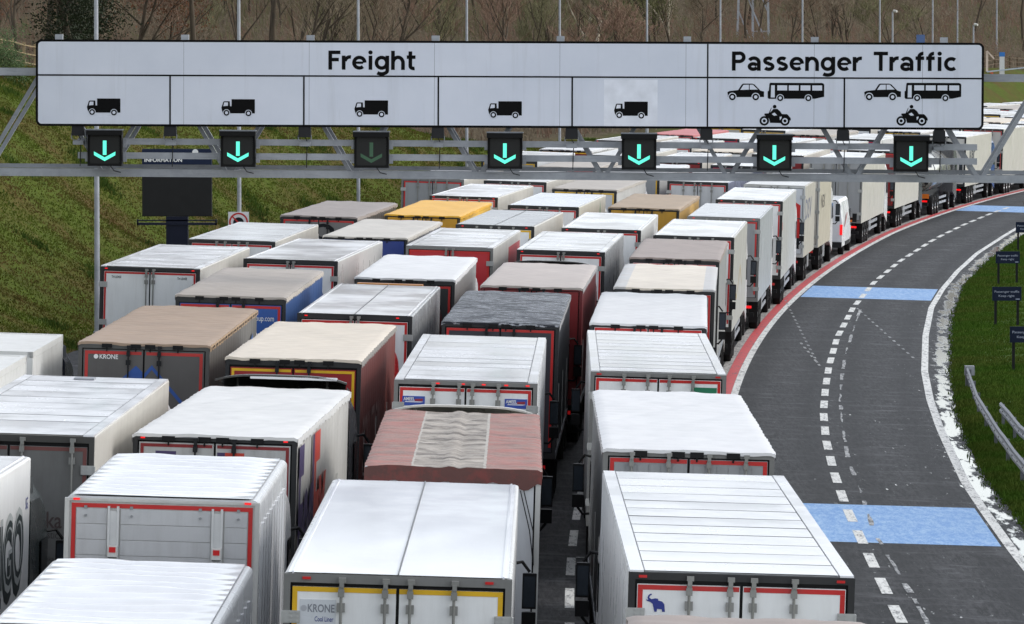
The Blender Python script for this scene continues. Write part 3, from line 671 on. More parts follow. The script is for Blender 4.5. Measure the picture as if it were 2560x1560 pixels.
text('lettering', 'NEX', .55, flat((70, 60, 56), .5), r, (HW + .004, 1.2, 2.7), RSIDE, .01, 2.5)
# --- fourth freight lane
def doors(r): return [o for o in r.children if o.name.split('.')[0] == 'door']
SILV = flat((176, 178, 184), .4)
r = L_('krone', box(mid=True, frame=FR_G, tape=YELT, hdr=0.104, gap=0.045, tw=.055, ti=.0, lamps='dim', lampx=(-1.02, 1.02), rods=(.14, .63), amp=.002, roof=roofp((232, 233, 239), .12, .14)), 'glossy white lorry with yellow tape framing its rear doors', cabd=1.9)
d0 = doors(r)[0]; st = obj('sticker', MB().box(-1.09, -.685, .004, .0118, 3.44, 3.72), paint((206, 210, 214), .3, .1), d0)
text('lettering', 'KRONE', .085, flat((132, 136, 144), .4), st, (-1.0, .002, 3.58), REAR, .02, .30); text('lettering', 'Cool Liner', .055, inkb, st, (-.92, .002, 3.475), REAR, .012, .21)
obj('maker_badge', MB().tube([(-1.045, .003, 3.62), (-1.045, .001, 3.62)], .035, 14), SILV, st)
def ridge(x, y, L): return .028 * math.exp(-((x * 1.28 + .05) / .07) ** 2) - .018 * math.exp(-((x * 1.28 - .1) / .06) ** 2) + .010 * sn(x * 3, y * 1.6, .5)
TRED = tarp((100, 62, 56), .6, .5, 1.5, (124, 58, 52))
r = L_('redtarp', tilt(red_bands(), GREYL, tarp((120, 122, 124), .4, .3), frame=FR_W, tape=None, sag=ridge, latches=(), flap=.24, flapw=.10, flapm=TRED, hem=TRED, amp=.010, rods=(), hdr=0.125), 'lorry under a dirty faded red and beige patched tarpaulin', cabd=2.4, cabcol=(216, 214, 206), kind='rigid', spcol=(206, 204, 196), kz=1.03, name='tarpaulin_lorry')
rp = MB()
for xa, xb in ((-.62, -.50), (-.30, -.42), (.38, .28), (.55, .66)): rp.tube([(xa, -.03, 3.60), (xb, -.035, 3.42)], .008, 5)
for k_ in (0, .05): rp.tube([(.98 + k_, -.035, 3.58), (1.13 + k_, -.04, 3.0), (1.2, -.03, 2.5)], .008, 5)
tag(obj('tie_ropes', rp, BLACK, r), kind='stuff')
r = L_('ameel', box(np=11, frame=FR_G, hdr=0.078, gap=0.050, lamps='on', lampx=(-.5, -.05, .32, .72, 1.1), rods=(.12, .58), side=paint((196, 198, 200), .3, .2, 2.4)), 'white panel-roofed lorry with two blue stickers high on its rear doors', cabd=2.2)
for i, d in enumerate(doors(r)):
    x0 = -1.12 if i == 0 else .70
    s_ = obj('sticker', MB().box(x0, x0 + .40, .002, .0118, 3.580, 3.750), flat((44, 76, 168), .4), d); text('lettering', 'AMEEL', .06, inkw, s_, (x0 + .02, .0, 3.670), REAR, .02, .2)
    obj('sticker_flash', MB().poly([(x0 + .22, .0, 3.700), (x0 + .37, .0, 3.710), (x0 + .36, .0, 3.660), (x0 + .22, .0, 3.660)]), flat((150, 40, 60), .4), s_); obj('sticker_band', MB().poly([(x0 + .06, .0, 3.655), (x0 + .38, .0, 3.655), (x0 + .32, 0, 3.640), (x0 + .04, .0, 3.640)]), inkw, s_)
L_('t19', tilt(streaks(), paint((50, 50, 58), .4, .3), CURT_DK, hem=T_GREY, hdr=0.094, amp=.02), 'dark lorry with a streaky black and silver roof', cabd=2.2, cabcol=(40, 40, 44))
L_('t20', tilt(tarp((190, 178, 170), .5, .2, .5), DKRED, CURT_DKRED, hem=T_GREY, frame=paint((110, 30, 34), .4, .3), tape=None, hdr=0.073, amp=.008), 'dark red lorry with a beige roof edged in silver', cabd=2.3, cabcol=(120, 26, 30), spcol=(36, 36, 38), kz=1.045)
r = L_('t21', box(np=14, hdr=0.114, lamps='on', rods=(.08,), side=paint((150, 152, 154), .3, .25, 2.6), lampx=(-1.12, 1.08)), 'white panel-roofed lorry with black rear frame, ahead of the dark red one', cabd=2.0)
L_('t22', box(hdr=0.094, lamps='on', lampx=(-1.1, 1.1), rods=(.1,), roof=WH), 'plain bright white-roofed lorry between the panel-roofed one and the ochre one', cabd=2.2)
L_('t23', tilt(T_TAN, OCHRE, tarp((196, 158, 88), .45, .25), tape=None, hdr=0.083), 'ochre yellow lorry with a tan roof', cabd=2.1)
# --- third freight lane
ROOFW = roofp((228, 230, 233), .15, .25)
def wavy(key, x, y, hd, L, H, label, cabd, nm, cat, rear=True):
    root = empty(nm, road_matrix(x - .0294 * H, y, R(hd))); tag(root, label, cat, 'lorries queuing in the freight lanes')
    obj('box_body', MB().ext(arc(6, .09, H - .02), .07, L), paint((206, 208, 210), .25, .2), root)
    def fn(u, v):
        xx = (u - .5) * 2; yy = v * L; e = min(1, 3 * (1 - abs(xx)))
        return (xx * (HW - .10), .05 + v * (L - .1), H + .004 + e * min(1, 8 * v) * (.024 * math.sin(yy * 9.5 + 1.2 * math.sin(xx * 2.2 + yy) + .8 * sn(xx * 2, yy, .7)) + .012 * sn(xx * 1.6, yy * 2.6, .5)))
    obj('roof_skin', MB().grid(fn, 34, int(L * 14)).mesh('roof_skin', True), ROOFW, root)
    for s in (-1, 1):
        n = 9
        for i in range(n):
            yy = .5 + i * (L - 1) / n; obj('side_rib', shared(('side_rib', s, round(H, 1)), lambda: MB().ext([(s * HW, 0), (s * (HW + .03), .03), (s * (HW + .03), .22), (s * HW, .25)], 1.3, H - .35, 'z')), paint((196, 198, 201), .2, .2), root, (0, yy, 0))
    if rear:
        fm = paint((196, 196, 192), .35, .35); top = H - .08
        b = MB().box(-HW, HW, .0, .075, top, H - .045).box(-HW, -HW + .06, 0, .075, 1.0, top).box(HW - .06, HW, 0, .075, 1.0, top); obj('rear_frame', b, fm, root)
        b = MB().box(-HW + .06, HW - .06, .03, .07, 1.0, top); dd = obj('tailgate', b, fm, root)
        t = MB().box(-HW + .09, HW - .09, .018, .029, top - .085, top - .03); t.box(-HW + .09, -HW + .145, .018, .029, 1.0, top - .086).box(HW - .145, HW - .09, .018, .029, 1.0, top - .086); obj('reflective_tape', t, REDT, dd)
        for i in range(9):
            z1 = top - .095 - i * .205
            for xa, xb in ((-1.12, -.72), (-.54, .64), (.82, 1.12)): obj('rear_board', shared(('rear_board', xa), lambda: MB().box(xa, xb, .012, .029, -.198, 0)), paint((188, 189, 190), .35, .3), dd, (0, random.uniform(-.002, .002), z1))
        for x0 in (-.71, .65):
            ps = obj('tailgate_post', MB().box(x0, x0 + .03, -.02, .029, 1.0, top - .06).box(x0 + .12, x0 + .15, -.02, .029, 1.0, top - .06).box(x0 + .03, x0 + .12, -.005, .028, 1.0, top - .12), paint((206, 207, 206), .35, .3), dd)
            lb = obj('lamp_housing', MB().box(x0 + .02, x0 + .135, -.075, -.02, top - .72, top - .57), paint((214, 214, 210), .4, .3), ps)
            obj('lamp_lens', MB().box(x0 + .035, x0 + .12, -.085, -.075, top - .66, top - .59), LAMP_DIM, lb); obj('lamp_shade', MB().box(x0 + .02, x0 + .135, -.082, -.022, top - .73, top - .721), BLACK, lb)
        for x0 in (-1.0, -.40, .5, 1.0):
            obj('lashing_stud', MB().tube([(x0, .02, top - .19), (x0, -.01, top - .19)], .018, 8).box(x0 - .02, x0 + .02, .0, .018, top - .1, top - .06), STEEL, dd)
        for x0 in (-1.12, 1.12): obj('marker_lamp', shared('marker_lamp', None), LAMP_ON, root, (x0, -.004, H - .055))
    obj('chassis', MB().box(-.6, .6, .2, L, .7, 1.0), BLACK, root); wheels(root, [1.5, 2.8], False)
    if cabd: cab(root, L + .3, cabd, (214, 216, 218), y, True)
    return root
wavy('wavy2', -4.57, 67.4, .45, 7.0, 3.96, 'white box lorry with a rippled roof and red-framed tailgate of aluminium boards', 2.3, 'box_lorry', 'lorry')
wavy('wavy1', -4.55, 57.0, .3, 7.5, 3.40, 'rippled white trailer roof in the bottom left corner, coupled behind the red-framed box lorry', 0, 'drawbar_trailer', 'trailer', False)
r = L_('fedex', tilt(tarp((226, 225, 222), .4, .25, .4), paint((190, 190, 188), .5, .5), FEDW, tape=DREDT, amp=.006, hdr=0.088, gap=0.030, lamps='on', lampx=(-1.12, 1.10), rods=(.3,), tw=.05, ti=.02), 'white lorry with purple and orange lettering on its side and rear', cabd=2.4, cabcol=(44, 44, 46), spcol=(60, 60, 58), kz=1.045)
obj('roof_bar', MB().box(-.55, 1.0, 12.0, 12.1, 3.97, 4.02), WH, r)
PUR = flat((70, 56, 100), .5); ORG = flat((206, 62, 44), .5)
t_ = text('lettering', 'Fed', 2.3, PUR, r, (HW + .022, .35, 1.3), RSIDE, .03, 3.0); t_ = text('lettering', 'Ex', 2.3, ORG, r, (HW + .022, 3.4, 1.3), RSIDE, .03, 2.6)
d0, d1 = doors(r)
obj('letter_block', MB().box(-.92, -.60, .008, .0118, 3.40, 3.58).box(-.92, -.75, .008, .0118, 2.9, 3.40), PUR, d0); obj('letter_block', MB().box(.04, .16, .008, .0118, 2.9, 3.58), PUR, d1); obj('letter_block', MB().box(.162, .46, .008, .0118, 3.42, 3.58).box(.162, .30, .008, .0118, 2.9, 3.42), ORG, d1)
r = L_('t25', tilt(T_CREAM, paint((150, 24, 28), .4, .3), CURT_RED, tape=YELT, hdr=0.135, gap=0.045, tw=.05, ti=.02, amp=.016, hem=tarp((150, 146, 140), .5, .2)), 'dark red lorry with cream roof and a yellow line round its rear doors', cabd=2.3, cabcol=(150, 24, 28))
text('lettering', 'SOLUTION', 1.0, flat((148, 120, 114), .5), r, (HW + .02, .8, 1.9), RSIDE, .01, 6)
L_('t26', box(mid=True, hdr=0.114, lamps='on', lampx=(-1.08, .95), rods=(.08,), roof=roofp((234, 234, 238), .16, .15), side=paint((176, 178, 180), .25, .25, 2.2), gap=0.025), 'glossy white-roofed lorry with one long roof seam, ahead of the cream-roofed red lorry', cabd=2.3, spcol=(40, 40, 42), cabcol=(40, 40, 42))
obj('light_bar', MB().box(-.9, .75, 15.6, 15.9, 3.87, 3.91), flat((206, 132, 44), .4), LORRIES['t26'])
L_('t27', tilt(T_WHITE, paint((34, 34, 36), .4, .3), tarp((148, 148, 146), .4, .2), hdr=0.135, amp=.012), 'white sheeted lorry with a black rear, an amber bar showing behind it', cabd=2.3)
r = L_('t28', box(np=14, frame=FR_G, rear=REDD, hdr=0.094, rods=(.1,), side=paint((196, 194, 188), .35, .3)), 'white-roofed lorry with red rear doors and a red patch along its side', cabd=2.0)
obj('side_patch', MB().box(HW, HW + .004, 7.4, 13.0, 1.8, 3.7), flat((178, 74, 80), .45), r); obj('door_lower', MB().box(-1.17, 1.17, .003, .0118, 1.2, 2.55), WHD, r)
L_('t29', box(roof=paint((168, 170, 172), .3, .2), tape=YELT, lamps='on', lampx=(-1.05, 1.02), mid=True, side=CREAM, hdr=0.104), 'grey-roofed lorry with a cream side and yellow door tape', cabd=2.4, spcol=(30, 30, 32), kz=1.04)
r = L_('t30', box(roof=paint((214, 218, 226), .25, .1), side=paint((198, 196, 186), .35, .2), hdr=0.104), 'white lorry with a green and blue ring on its door, green trees beside it', cabd=2.3)
for k_, (mt, a0, a1) in enumerate(((flat((40, 150, 60), .4), .2, 1.5), (flat((30, 60, 140), .4), 1.5, 3.0))):
    pts = [(.62 + .42 * math.cos(a0 + (a1 - a0) * i / 10), .004, 2.75 + .42 * math.sin(a0 + (a1 - a0) * i / 10)) for i in range(11)] + [(.62 + .28 * math.cos(a1 - (a1 - a0) * i / 10), .004, 2.75 + .28 * math.sin(a1 - (a1 - a0) * i / 10)) for i in range(11)]
    obj('ring_emblem', MB().poly(pts), mt, doors(r)[1])
for yy, hh in ((2.4, 1.0), (9.5, 1.6)): obj('tree_emblem', MB().poly([(HW + .004, yy, 2.3), (HW + .004, yy + 1.6, 2.3), (HW + .004, yy + .8, 2.3 + hh)]), flat((60, 130, 90), .5), r)
# --- second freight lane
r = L_('cargo', box(side=paint((226, 226, 224), .35, .2), hdr=0.104), 'white lorry at the left edge with huge shadowed black letters along its side', cabd=2.5, cabcol=(44, 52, 52))
text('lettering', 'FRIGO', 1.0, flat((34, 44, 44), .5), r, (HW + .003, 8.62, 2.24), RSIDE, .05, 4.15); text('lettering', 'FRIGO', 1.0, flat((178, 182, 180), .5), r, (HW + .005, 8.7, 2.36), RSIDE, .03, 4.15); text('lettering', 'FRIGO', .92, flat((44, 54, 54), .5), r, (HW + .008, 8.76, 2.40), RSIDE, -.012, 4.05)
text('lettering', 'SG', .16, inkb, r, (HW + .004, 13.0, 3.3), RSIDE, .01)
r = L_('t32', box(np=10, rear=paint((110, 110, 108), .5, .6), frame=paint((64, 63, 60), .5, .5), tape=flat((112, 66, 62), .6), hdr=0.104, gap=0.060, rods=(.2, .95), side=CREAM), 'white panel-roofed lorry with grimy grey rear doors, by the left edge', cabd=2.3)
text('lettering', 'Girteka', .24, flat((74, 60, 58), .6), doors(r)[1], (.0, .006, 2.62), REAR, .01, .82); text('lettering', 'Logistics', .12, flat((70, 66, 64), .6), doors(r)[1], (.40, .006, 2.46), REAR, 0, .42); text('lettering', 'www.girteka.eu', .07, flat((70, 66, 64), .6), doors(r)[1], (.25, .006, 2.12), REAR, 0, .57)
obj('roof_vent', MB().box(-.30, .05, 12.6, 13.0, 4.02, 4.045), galv(150), r)
r = L_('t33', tilt(T_BROWN, paint((92, 90, 88), .5, .35), tarp((120, 118, 112), .45, .4), frame=paint((84, 84, 82), .45, .4), tape=flat((190, 50, 46), .5), hdr=.11, gap=.02, tw=.06, ti=.03, amp=.02, hem=tarp((188, 160, 128), .5, .3)), 'brown-roofed lorry with blue mountain peaks on its dark grey rear', cabd=2.3)
MB_ = flat((40, 84, 160), .5)
eb = MB()
for k_ in range(38): eb.box(HW + .012, HW + .024, .3 + k_ * .36, .42 + k_ * .36, 3.94, 3.985)
tag(obj('eyelets', eb, BLACK, r), kind='stuff')
dd = doors(r)
obj('peak_emblem', MB().poly([(-.45, .004, 3.10), (-.15, .004, 3.38), (-.02, .004, 3.26), (-.02, .004, 2.9), (-.45, .004, 2.9)]), MB_, dd[0], (0, 0, .22))
obj('peak_emblem', MB().poly([(.02, .004, 3.24), (.16, .004, 3.40), (1.0, .004, 2.45), (.95, .004, 2.40), (.16, .004, 3.31), (.02, .004, 3.14)]).poly([(.40, .004, 2.2), (.55, .004, 2.55), (.80, .004, 2.2)]), MB_, dd[1], (0, 0, .22))
text('lettering', 'KRONE', .085, inkw, dd[0], (-.86, .004, 3.72), REAR, .02, .36); obj('maker_badge', MB().tube([(-.93, .005, 3.76), (-.93, .003, 3.76)], .045, 14), inkw, dd[0])
obj('side_patch', MB().poly([(HW + .02, 6.5, 2.2), (HW + .02, 12.4, 2.2), (HW + .02, 12.4, 3.6), (HW + .02, 9, 3.1)]), flat((84, 116, 168), .5), r)
r = L_('t34', tilt(tarp((184, 174, 164), .55, .35, 1.2), BLUE, CURT_BLUE, hdr=0.166, gap=0.020, tw=.06, ti=.02, amp=.024, hem=tarp((206, 196, 184), .5, .3)), 'blue lorry with a pale grey sheeted roof and a web address on its rear', cabd=2.4, cabcol=(40, 80, 150))
text('lettering', 'www.engroup.com', .13, inkw, doors(r)[1], (.06, .004, 3.48), REAR, .0, .95)
L_('t35', box(hdr=0.104, gap=0.030, rods=(.08,), roof=roofp((234, 235, 238), .16, .15), side=paint((198, 197, 194), .3, .25)), 'glossy white lorry left of the white sheeted one with a black rear', cabd=1.9)
L_('t36', tilt(tarp((204, 198, 188), .5, .25, .6), paint((30, 56, 130), .35, .2), tarp((110, 112, 120), .4, .3), tape=None, hdr=0.078), 'beige-roofed lorry with a blue rear, behind the yellow one', cabd=2.2)
L_('t37', tilt(T_YEL, paint((206, 150, 24), .4, .25), tarp((232, 186, 70), .4, .2), tape=None, hdr=0.062, frame=paint((60, 52, 30), .4, .3)), 'bright yellow lorry with a yellow sheeted roof', cabd=2.2, cabcol=(230, 180, 30))
for key, yy, ln, c, lb in (
 ('t38', 191.5, 2, box(side=CREAM, lamps='on', hdr=0.078), 'white lorry right ahead of the bright yellow one'),
 ('t39', 209.0, 2, box(roof=WH2, side=CREAM, hdr=0.104), 'white lorry with a cream side, second ahead of the bright yellow one')):
    x, y = lane_xy(yy, ln); lorry(key, x, y, math.degrees(head(yy)), 13.5, 4.0, ln, c, lb, cabd=2.2)
# --- first freight lane
r = L_('t40', box(np=18, hdr=0.094, gap=0.025, lamps='on', lampx=(-1.12, 1.1), rods=(.09,), side=CREAM, tw=.05), 'white lorry with red-framed white rear doors, standing behind the dark information board', cabd=2.4)
for i, d in enumerate(doors(r)): text('lettering', 'TH LEASE', .06, ink, d, (-.98 if i == 0 else .70, .004, 3.76), REAR, .012, .25)
L_('t41', box(np=16, hdr=0.088, rods=(.2, .45), side=CREAM, roof=paint((226, 228, 230), .2, .2)), 'white lorry just in front of the red circular no-entry style sign', cabd=2.3)
r = L_('t42', tilt(tarp((158, 148, 142), .55, .3), paint((120, 118, 116), .5, .35), tarp((84, 86, 92), .4, .3), hdr=0.104), 'taupe-roofed lorry with a grey rear and big dark letters, beside the grass bank', cabd=2.2)
text('lettering', 'DO', .5, ink, r, (-.95, .0, 3.2), REAR, .03, 1.5)
for key, yy, ln, c, lb in (
 ('t43', 209.5, 1, box(roof=GREYL, rear=GREYS, frame=FR_G, side=CREAM, hdr=0.104, np=9), 'grey-roofed lorry with red-framed grey doors, just below the gantry beam'),
 ('t31', 203.2, 3, tilt(T_BEIGE, GREYL, CURT_W, tape=YELT, hdr=0.104), 'beige sheeted lorry just below the gantry beam, ahead of the lorry with green trees')):
    x, y = lane_xy(yy, ln); lorry(key, x, y, math.degrees(head(yy)), 13.4, 4.0, ln, c, lb, cabd=2.2)
# container lorry at the left edge
x0 = -10.42; ML = road_matrix(x0 - .12, 91.3, R(.5))
root = empty('container_lorry', ML); tag(root, 'lorry carrying two ribbed white shipping containers at the left edge', 'lorry', 'lorries queuing in the freight lanes')
CW = paint((222, 222, 218), .4, .25)
for k_, (ya, yb) in enumerate(((0, 6.06), (7.2, 13.26))):
    hw = 1.22; ct = None
    for s in (-1, 1):
        prev = None; n = 22; seg = (yb - ya - .3) / n; pr = []
        for i in range(n):
            y_ = ya + .15 + i * seg; pr += [(y_, 0), (y_ + seg * .3, 0), (y_ + seg * .45, .036), (y_ + seg * .85, .036)]
        pr.append((yb - .15, 0))
        b = MB()
        for p, q in zip(pr, pr[1:]): b.poly([(s * (hw - .005 - p[1]), p[0], 1.45), (s * (hw - .005 - q[1]), q[0], 1.45), (s * (hw - .005 - q[1]), q[0], 3.8), (s * (hw - .005 - p[1]), p[0], 3.8)])
        if ct is None: ct = obj('container', MB().box(-hw + .06, hw - .06, yb - .06, yb - .02, 1.46, 3.8), CW, root)
        obj('container_side', b, CW, ct)
    obj('container_frame', MB().box(-hw, hw, ya, ya + .15, 3.8, 3.92).box(-hw, hw, yb - .15, yb, 3.8, 3.92).box(-hw, -hw + .1, ya, yb, 3.80, 3.915).box(hw - .1, hw, ya, yb, 3.8, 3.915).box(-hw, hw, ya, yb, 1.3, 1.46).box(-hw, -hw + .15, ya, ya + .15, 1.46, 3.8).box(hw - .15, hw, ya, ya + .15, 1.46, 3.8).box(-hw, -hw + .15, yb - .15, yb, 1.46, 3.8).box(hw - .15, hw, yb - .15, yb, 1.46, 3.8).box(-hw + .15, hw - .15, ya + .001, ya + .04, 3.62, 3.8), CW, ct)
    obj('container_roof', MB().grid(lambda u, v: ((u - .5) * 2 * (hw - .09), ya + .1 + v * (yb - ya - .2), 3.90 + .006 * math.sin(v * 90)), 6, 60).mesh('container_roof', True), CW, ct)
    obj('container_end', MB().box(-hw + .15, hw - .15, ya + .04, ya + .08, 1.46, 3.8), flat((120, 124, 128), .5), ct)
    if k_: obj('yellow_panel', MB().poly([(hw + .002, yb - 3.2, 1.9), (hw + .002, yb - .9, 1.9), (hw + .002, yb - .9, 2.5)]), flat((226, 170, 40), .5), ct)
    if k_: text('lettering', '0664', .13, ink, ct, (.32, ya - .003, 3.70), REAR, .02, .58)
obj('skeletal_frame', MB().box(-.5, .5, .2, 13.3, .9, 1.3), BLACK, root); wheels(root, [1.4, 2.7, 4.0], False); cab(root, 13.8, 2.3, (40, 46, 60), 98)
# --- far queue beyond the gantry
def rear_mat(i): return [WHD, GREYL, WHD, CREAM, BLUE, WHD, DKRED, GREYS][i % 8]
def roof_mat(i): return [WH, WH2, T_WHITE, T_BEIGE, WH, paint((214, 218, 226), .25, .1), WH2, T_CREAM, WH][i % 9]
ORD = ['first', 'second', 'third', 'fourth', 'fifth', 'sixth', 'seventh', 'eighth', 'ninth', 'tenth', 'eleventh', 'twelfth', 'thirteenth']
LN = {1: 'leftmost freight lane', 2: 'second freight lane from the grass bank', 3: 'middle freight lane', 4: 'fourth freight lane from the grass bank', 5: 'freight lane beside the red stripe'}
SPEC = {(1, 288): ('tilt', tarp((206, 120, 120), .5, .25), WHD, CURT_W), (4, 216): ('box', WH2, GREYL, paint((120, 126, 150), .3, .2)), (4, 235): ('box', WH, paint((34, 52, 120), .3, .2), WH2)}
i = 3
for ln, ys in ((1, [233.5, 252, 270, 288, 306, 325, 344, 362, 381, 399, 417]), (2, [227, 245, 263.5, 282, 300, 318, 336.5, 355, 373, 391, 409]), (3, [221.5, 239.5, 257, 275, 293, 311, 329, 347.5, 366, 384]),
               (4, [216, 235, 253, 271, 289, 307.5, 326, 344, 362]), (5, [247.2, 265.3, 301.5, 320, 338])):
    for j, yy in enumerate(ys):
        i += 1; x, y = lane_xy(yy, ln); k = i * 7 + ln * 3
        sp = SPEC.get((ln, yy))
        if sp: c = dict(type=sp[0], roof=sp[1], rear=sp[2], side=sp[3], frame=FR_D, tape=REDT, hdr=0.094)
        elif ln == 5: c = box(side=CREAM, rear=[GREYS, DKRED, CREAM, CREAM, WHD][j], plate=j < 2, tail=1, frame=FR_G if j == 0 else FR_D, tape=None if j in (0, 2) else REDT, hdr=0.094)
        elif roof_mat(k) in (T_WHITE, T_BEIGE, T_CREAM): c = tilt(roof_mat(k), rear_mat(k), CURT_W, tape=[REDT, None, YELT][k % 3], hdr=0.094, hinges=False)
        else: c = box(roof=roof_mat(k), rear=rear_mat(k), side=[WH2, CREAM, CREAM, GREYL][k % 4], tape=[REDT, REDT, None, YELT][k % 4], hdr=0.104, hinges=False, rods=(.1,), lamps=['on', None, None][k % 3])
        nm = '%s lorry beyond the gantry in the %s' % (ORD[j + (2 if ln == 5 and j > 1 else 0)], LN[ln])
        if (ln, yy) == (1, 288): nm = 'lorry with a faded pink-red roof far beyond the gantry'
        if (ln, yy) == (4, 235): nm = 'lorry with a deep blue rear and a white disc, below the gantry beam'
        if ln == 5 and j == 0: nm = 'lorry with grey rear and cream side directly in front of the white van'
        r = lorry('far%d_%d' % (ln, j), x, y, math.degrees(head(yy)), 13.3 + (k % 5) * .1, 3.95 + (k % 4) * .03, ln, c, nm, cabd=2.2, cabcol=[(220, 220, 220), (150, 30, 34), (60, 64, 70), (220, 220, 215), (50, 80, 140)][k % 5])
        if (ln, yy) == (4, 235):
            obj('disc_emblem', MB().tube([(.55, -.01, 2.75), (.55, -.003, 2.75)], .42, 24), inkw, r); obj('disc_mark', MB().tube([(.55, -.014, 2.75), (.55, -.011, 2.75)], .2, 20), inkb, r)
        if ln == 5 and j == 2: text('lettering', 'ker', .8, flat((70, 70, 74), .5), r, (HW + .004, 2.0, 2.6), RSIDE, .03, 3.0)
# tanker in the lane beside the red stripe
x, y = lane_xy(283.5, 5); root = empty('tanker_lorry', road_matrix(x, y, head(283.5))); tag(root, 'silver tanker lorry with an orange plate, in the lane beside the red stripe', 'lorry', 'lorries queuing in the freight lanes')
TANK = flat((170, 168, 160), .22, .75); b = MB(); n = 20
for yy, rr in ((.0, .55), (.12, .95), (.4, 1.12), (11.2, 1.12), (11.5, .95), (11.6, .5)):
    for k_ in range(n): t = 2 * math.pi * k_ / n; b.v.append((rr * 1.05 * math.cos(t), yy, 2.25 + rr * math.sin(t)))
for k2 in range(5):
    for k_ in range(n): b.f.append((k2 * n + k_, k2 * n + (k_ + 1) % n, (k2 + 1) * n + (k_ + 1) % n, (k2 + 1) * n + k_))
b.f.append(tuple(range(n))); b.f.append(tuple(range(5 * n, 6 * n))); obj('tank', b.mesh('tank', True), TANK, root)
for yy in (2.5, 6, 9): obj('tank_band', MB().tube([(1.2 * math.cos(t * .2618), yy, 2.25 + 1.15 * math.sin(t * .2618)) for t in range(25)], .025, 5, False), galv(150), root)
obj('hazard_plate', MB().box(-.3, .3, -.06, -.05, 1.15, 1.45), PLATE, root); obj('hazard_plate', MB().box(.75, 1.15, -.03, -.02, .95, 1.2), PLATE, root)
obj('side_guard', MB().box(1.14, 1.18, 5.2, 9.0, .5, .62).box(1.14, 1.18, 5.2, 9, .78, .9), galv(160), root)
for s in (-1, 1): obj('tail_lamp', shared('tail_lamp', None), LAMP_ON, root, (s * .9, -.01, .8), None, (s, 1, 1))
obj('chassis', MB().box(-.5, .5, .1, 11.6, .8, 1.2).box(-1.1, 1.1, .0, .12, .55, .72), BLACK, root); root['rims'] = 1; wheels(root, [1.6, 2.9, 4.2, 10.2], True); cab(root, 12.0, 2.3, (90, 90, 92), 283)
# white van
x, y = lane_xy(237, 5); root = empty('panel_van', road_matrix(x + .15, y, head(237))); tag(root, 'white panel van with faded red lettering, between two cream lorries', 'van')
def vsec(yy, w, zt, zb=.42, tb=.86): return [(-w, yy, zb), (-w, yy, zb + .75), (-w * .985, yy, zt * .62), (-w * tb, yy, zt - .12), (-w * (tb - .08), yy, zt), (w * (tb - .08), yy, zt), (w * tb, yy, zt - .12), (w * .985, yy, zt * .62), (w, yy, zb + .75), (w, yy, zb)]
secs = [vsec(0, .97, 2.5), vsec(.08, .99, 2.56), vsec(4.1, 1.0, 2.58), vsec(4.6, .98, 2.35), vsec(5.25, .96, 1.45, .42, .9), vsec(5.85, .92, 1.12, .42, .92), vsec(6.0, .85, .8, .45, .92)]
b = MB()
for s_ in secs: b.v += s_
m_ = len(secs[0])
for i_ in range(len(secs) - 1):
    for j_ in range(m_): a = i_ * m_ + j_; c2 = i_ * m_ + (j_ + 1) % m_; b.f.append((a, c2, c2 + m_, a + m_))
b.f.append(tuple(range(m_))); b.f.append(tuple(range((len(secs) - 1) * m_, len(secs) * m_))[::-1])
obj('body', b, paint((226, 228, 230), .25, .2), root); obj('bumper', MB().box(-.98, .98, -.09, .05, .36, .62).box(.985, 1.015, 1.6, 4.2, .42, .60), PLASTIC, root)
for s in (-1, 1):
    obj('tail_lamp', MB().box(s * .93 - .06, s * .93 + .06, -.03, .03, .95, 1.42), LAMP_ON, root); obj('side_window', MB().box(s * .965 - .01, s * .965 + .01, 4.0, 4.75, 1.45, 2.0), GLASS, root)
    obj('mirror', MB().box(s * 1.16 - .1, s * 1.16 + .1, 4.75, 4.9, 1.35, 1.75).box(min(s * .95, s * 1.1), max(s * .95, s * 1.1), 4.78, 4.85, 1.45, 1.55), BLACK, root)
    obj('rear_door', MB().box(.01 if s > 0 else -.88, .88 if s > 0 else -.01, -.012, -.001, .65, 2.3), paint((222, 224, 228), .25, .2), root)
    for yy in (1.05, 4.75): obj('wheel', shared('wheel', None), RUBBER, root, (s * .86, yy, .35), None, (.8, .67, .67))
obj('windscreen', MB().poly([(-.8, 5.28, 1.46), (.8, 5.28, 1.46), (.72, 4.66, 2.25), (-.72, 4.66, 2.25)]), GLASS, root); text('lettering', 'GB', .2, flat((120, 120, 128), .5), root, (.2, -.016, 1.75), REAR); obj('side_flash', MB().poly([(1.003, .8, 1.3), (1.003, 2.2, 1.9), (1.003, 2.6, 1.9), (1.003, 1.2, 1.3)]), flat((176, 92, 96), .5), root)

# ------------------------------------------------------------------ gantry (own frame: u to the right, w up, metres)
GY = 127.0; GK = GY / 12916.0; GZ = 9.63 + (225.1 - 218) * GK
def G(px, py, sl=.0066): return ((px - 1280) * GK, (218 - py + sl * (px - 1280)) * GK)
GM = Matrix.Translation((0, GY, GZ)) @ Matrix.Rotation(-.035, 4, 'Z') @ Matrix.Rotation(.0066, 4, 'Y')
SM = Matrix.Translation((0, GY, GZ)) @ Matrix.Rotation(-.035, 4, 'Z') @ Matrix.Rotation(.0040, 4, 'Y')
gan = empty('overhead_gantry', GM); tag(gan, 'grey steel lattice gantry spanning all the lanes', 'gantry')
GS = galv(160); GS2 = galv(148); X0, X1 = -15.2, 14.6
def wv(py): return (218 - py) * GK      # at the centre line of the frame
lo_t, lo_b = wv(430.5), wv(448.5); up_t, up_b = wv(177.5), wv(196.5)
for yo in (0.0, 1.3):
    obj('bottom_chord', MB().box(X0, X1, yo, yo + .18, lo_b, lo_t), GS, gan); obj('top_chord', MB().box(X0, X1, yo, yo + .18, up_b, up_t), GS, gan)
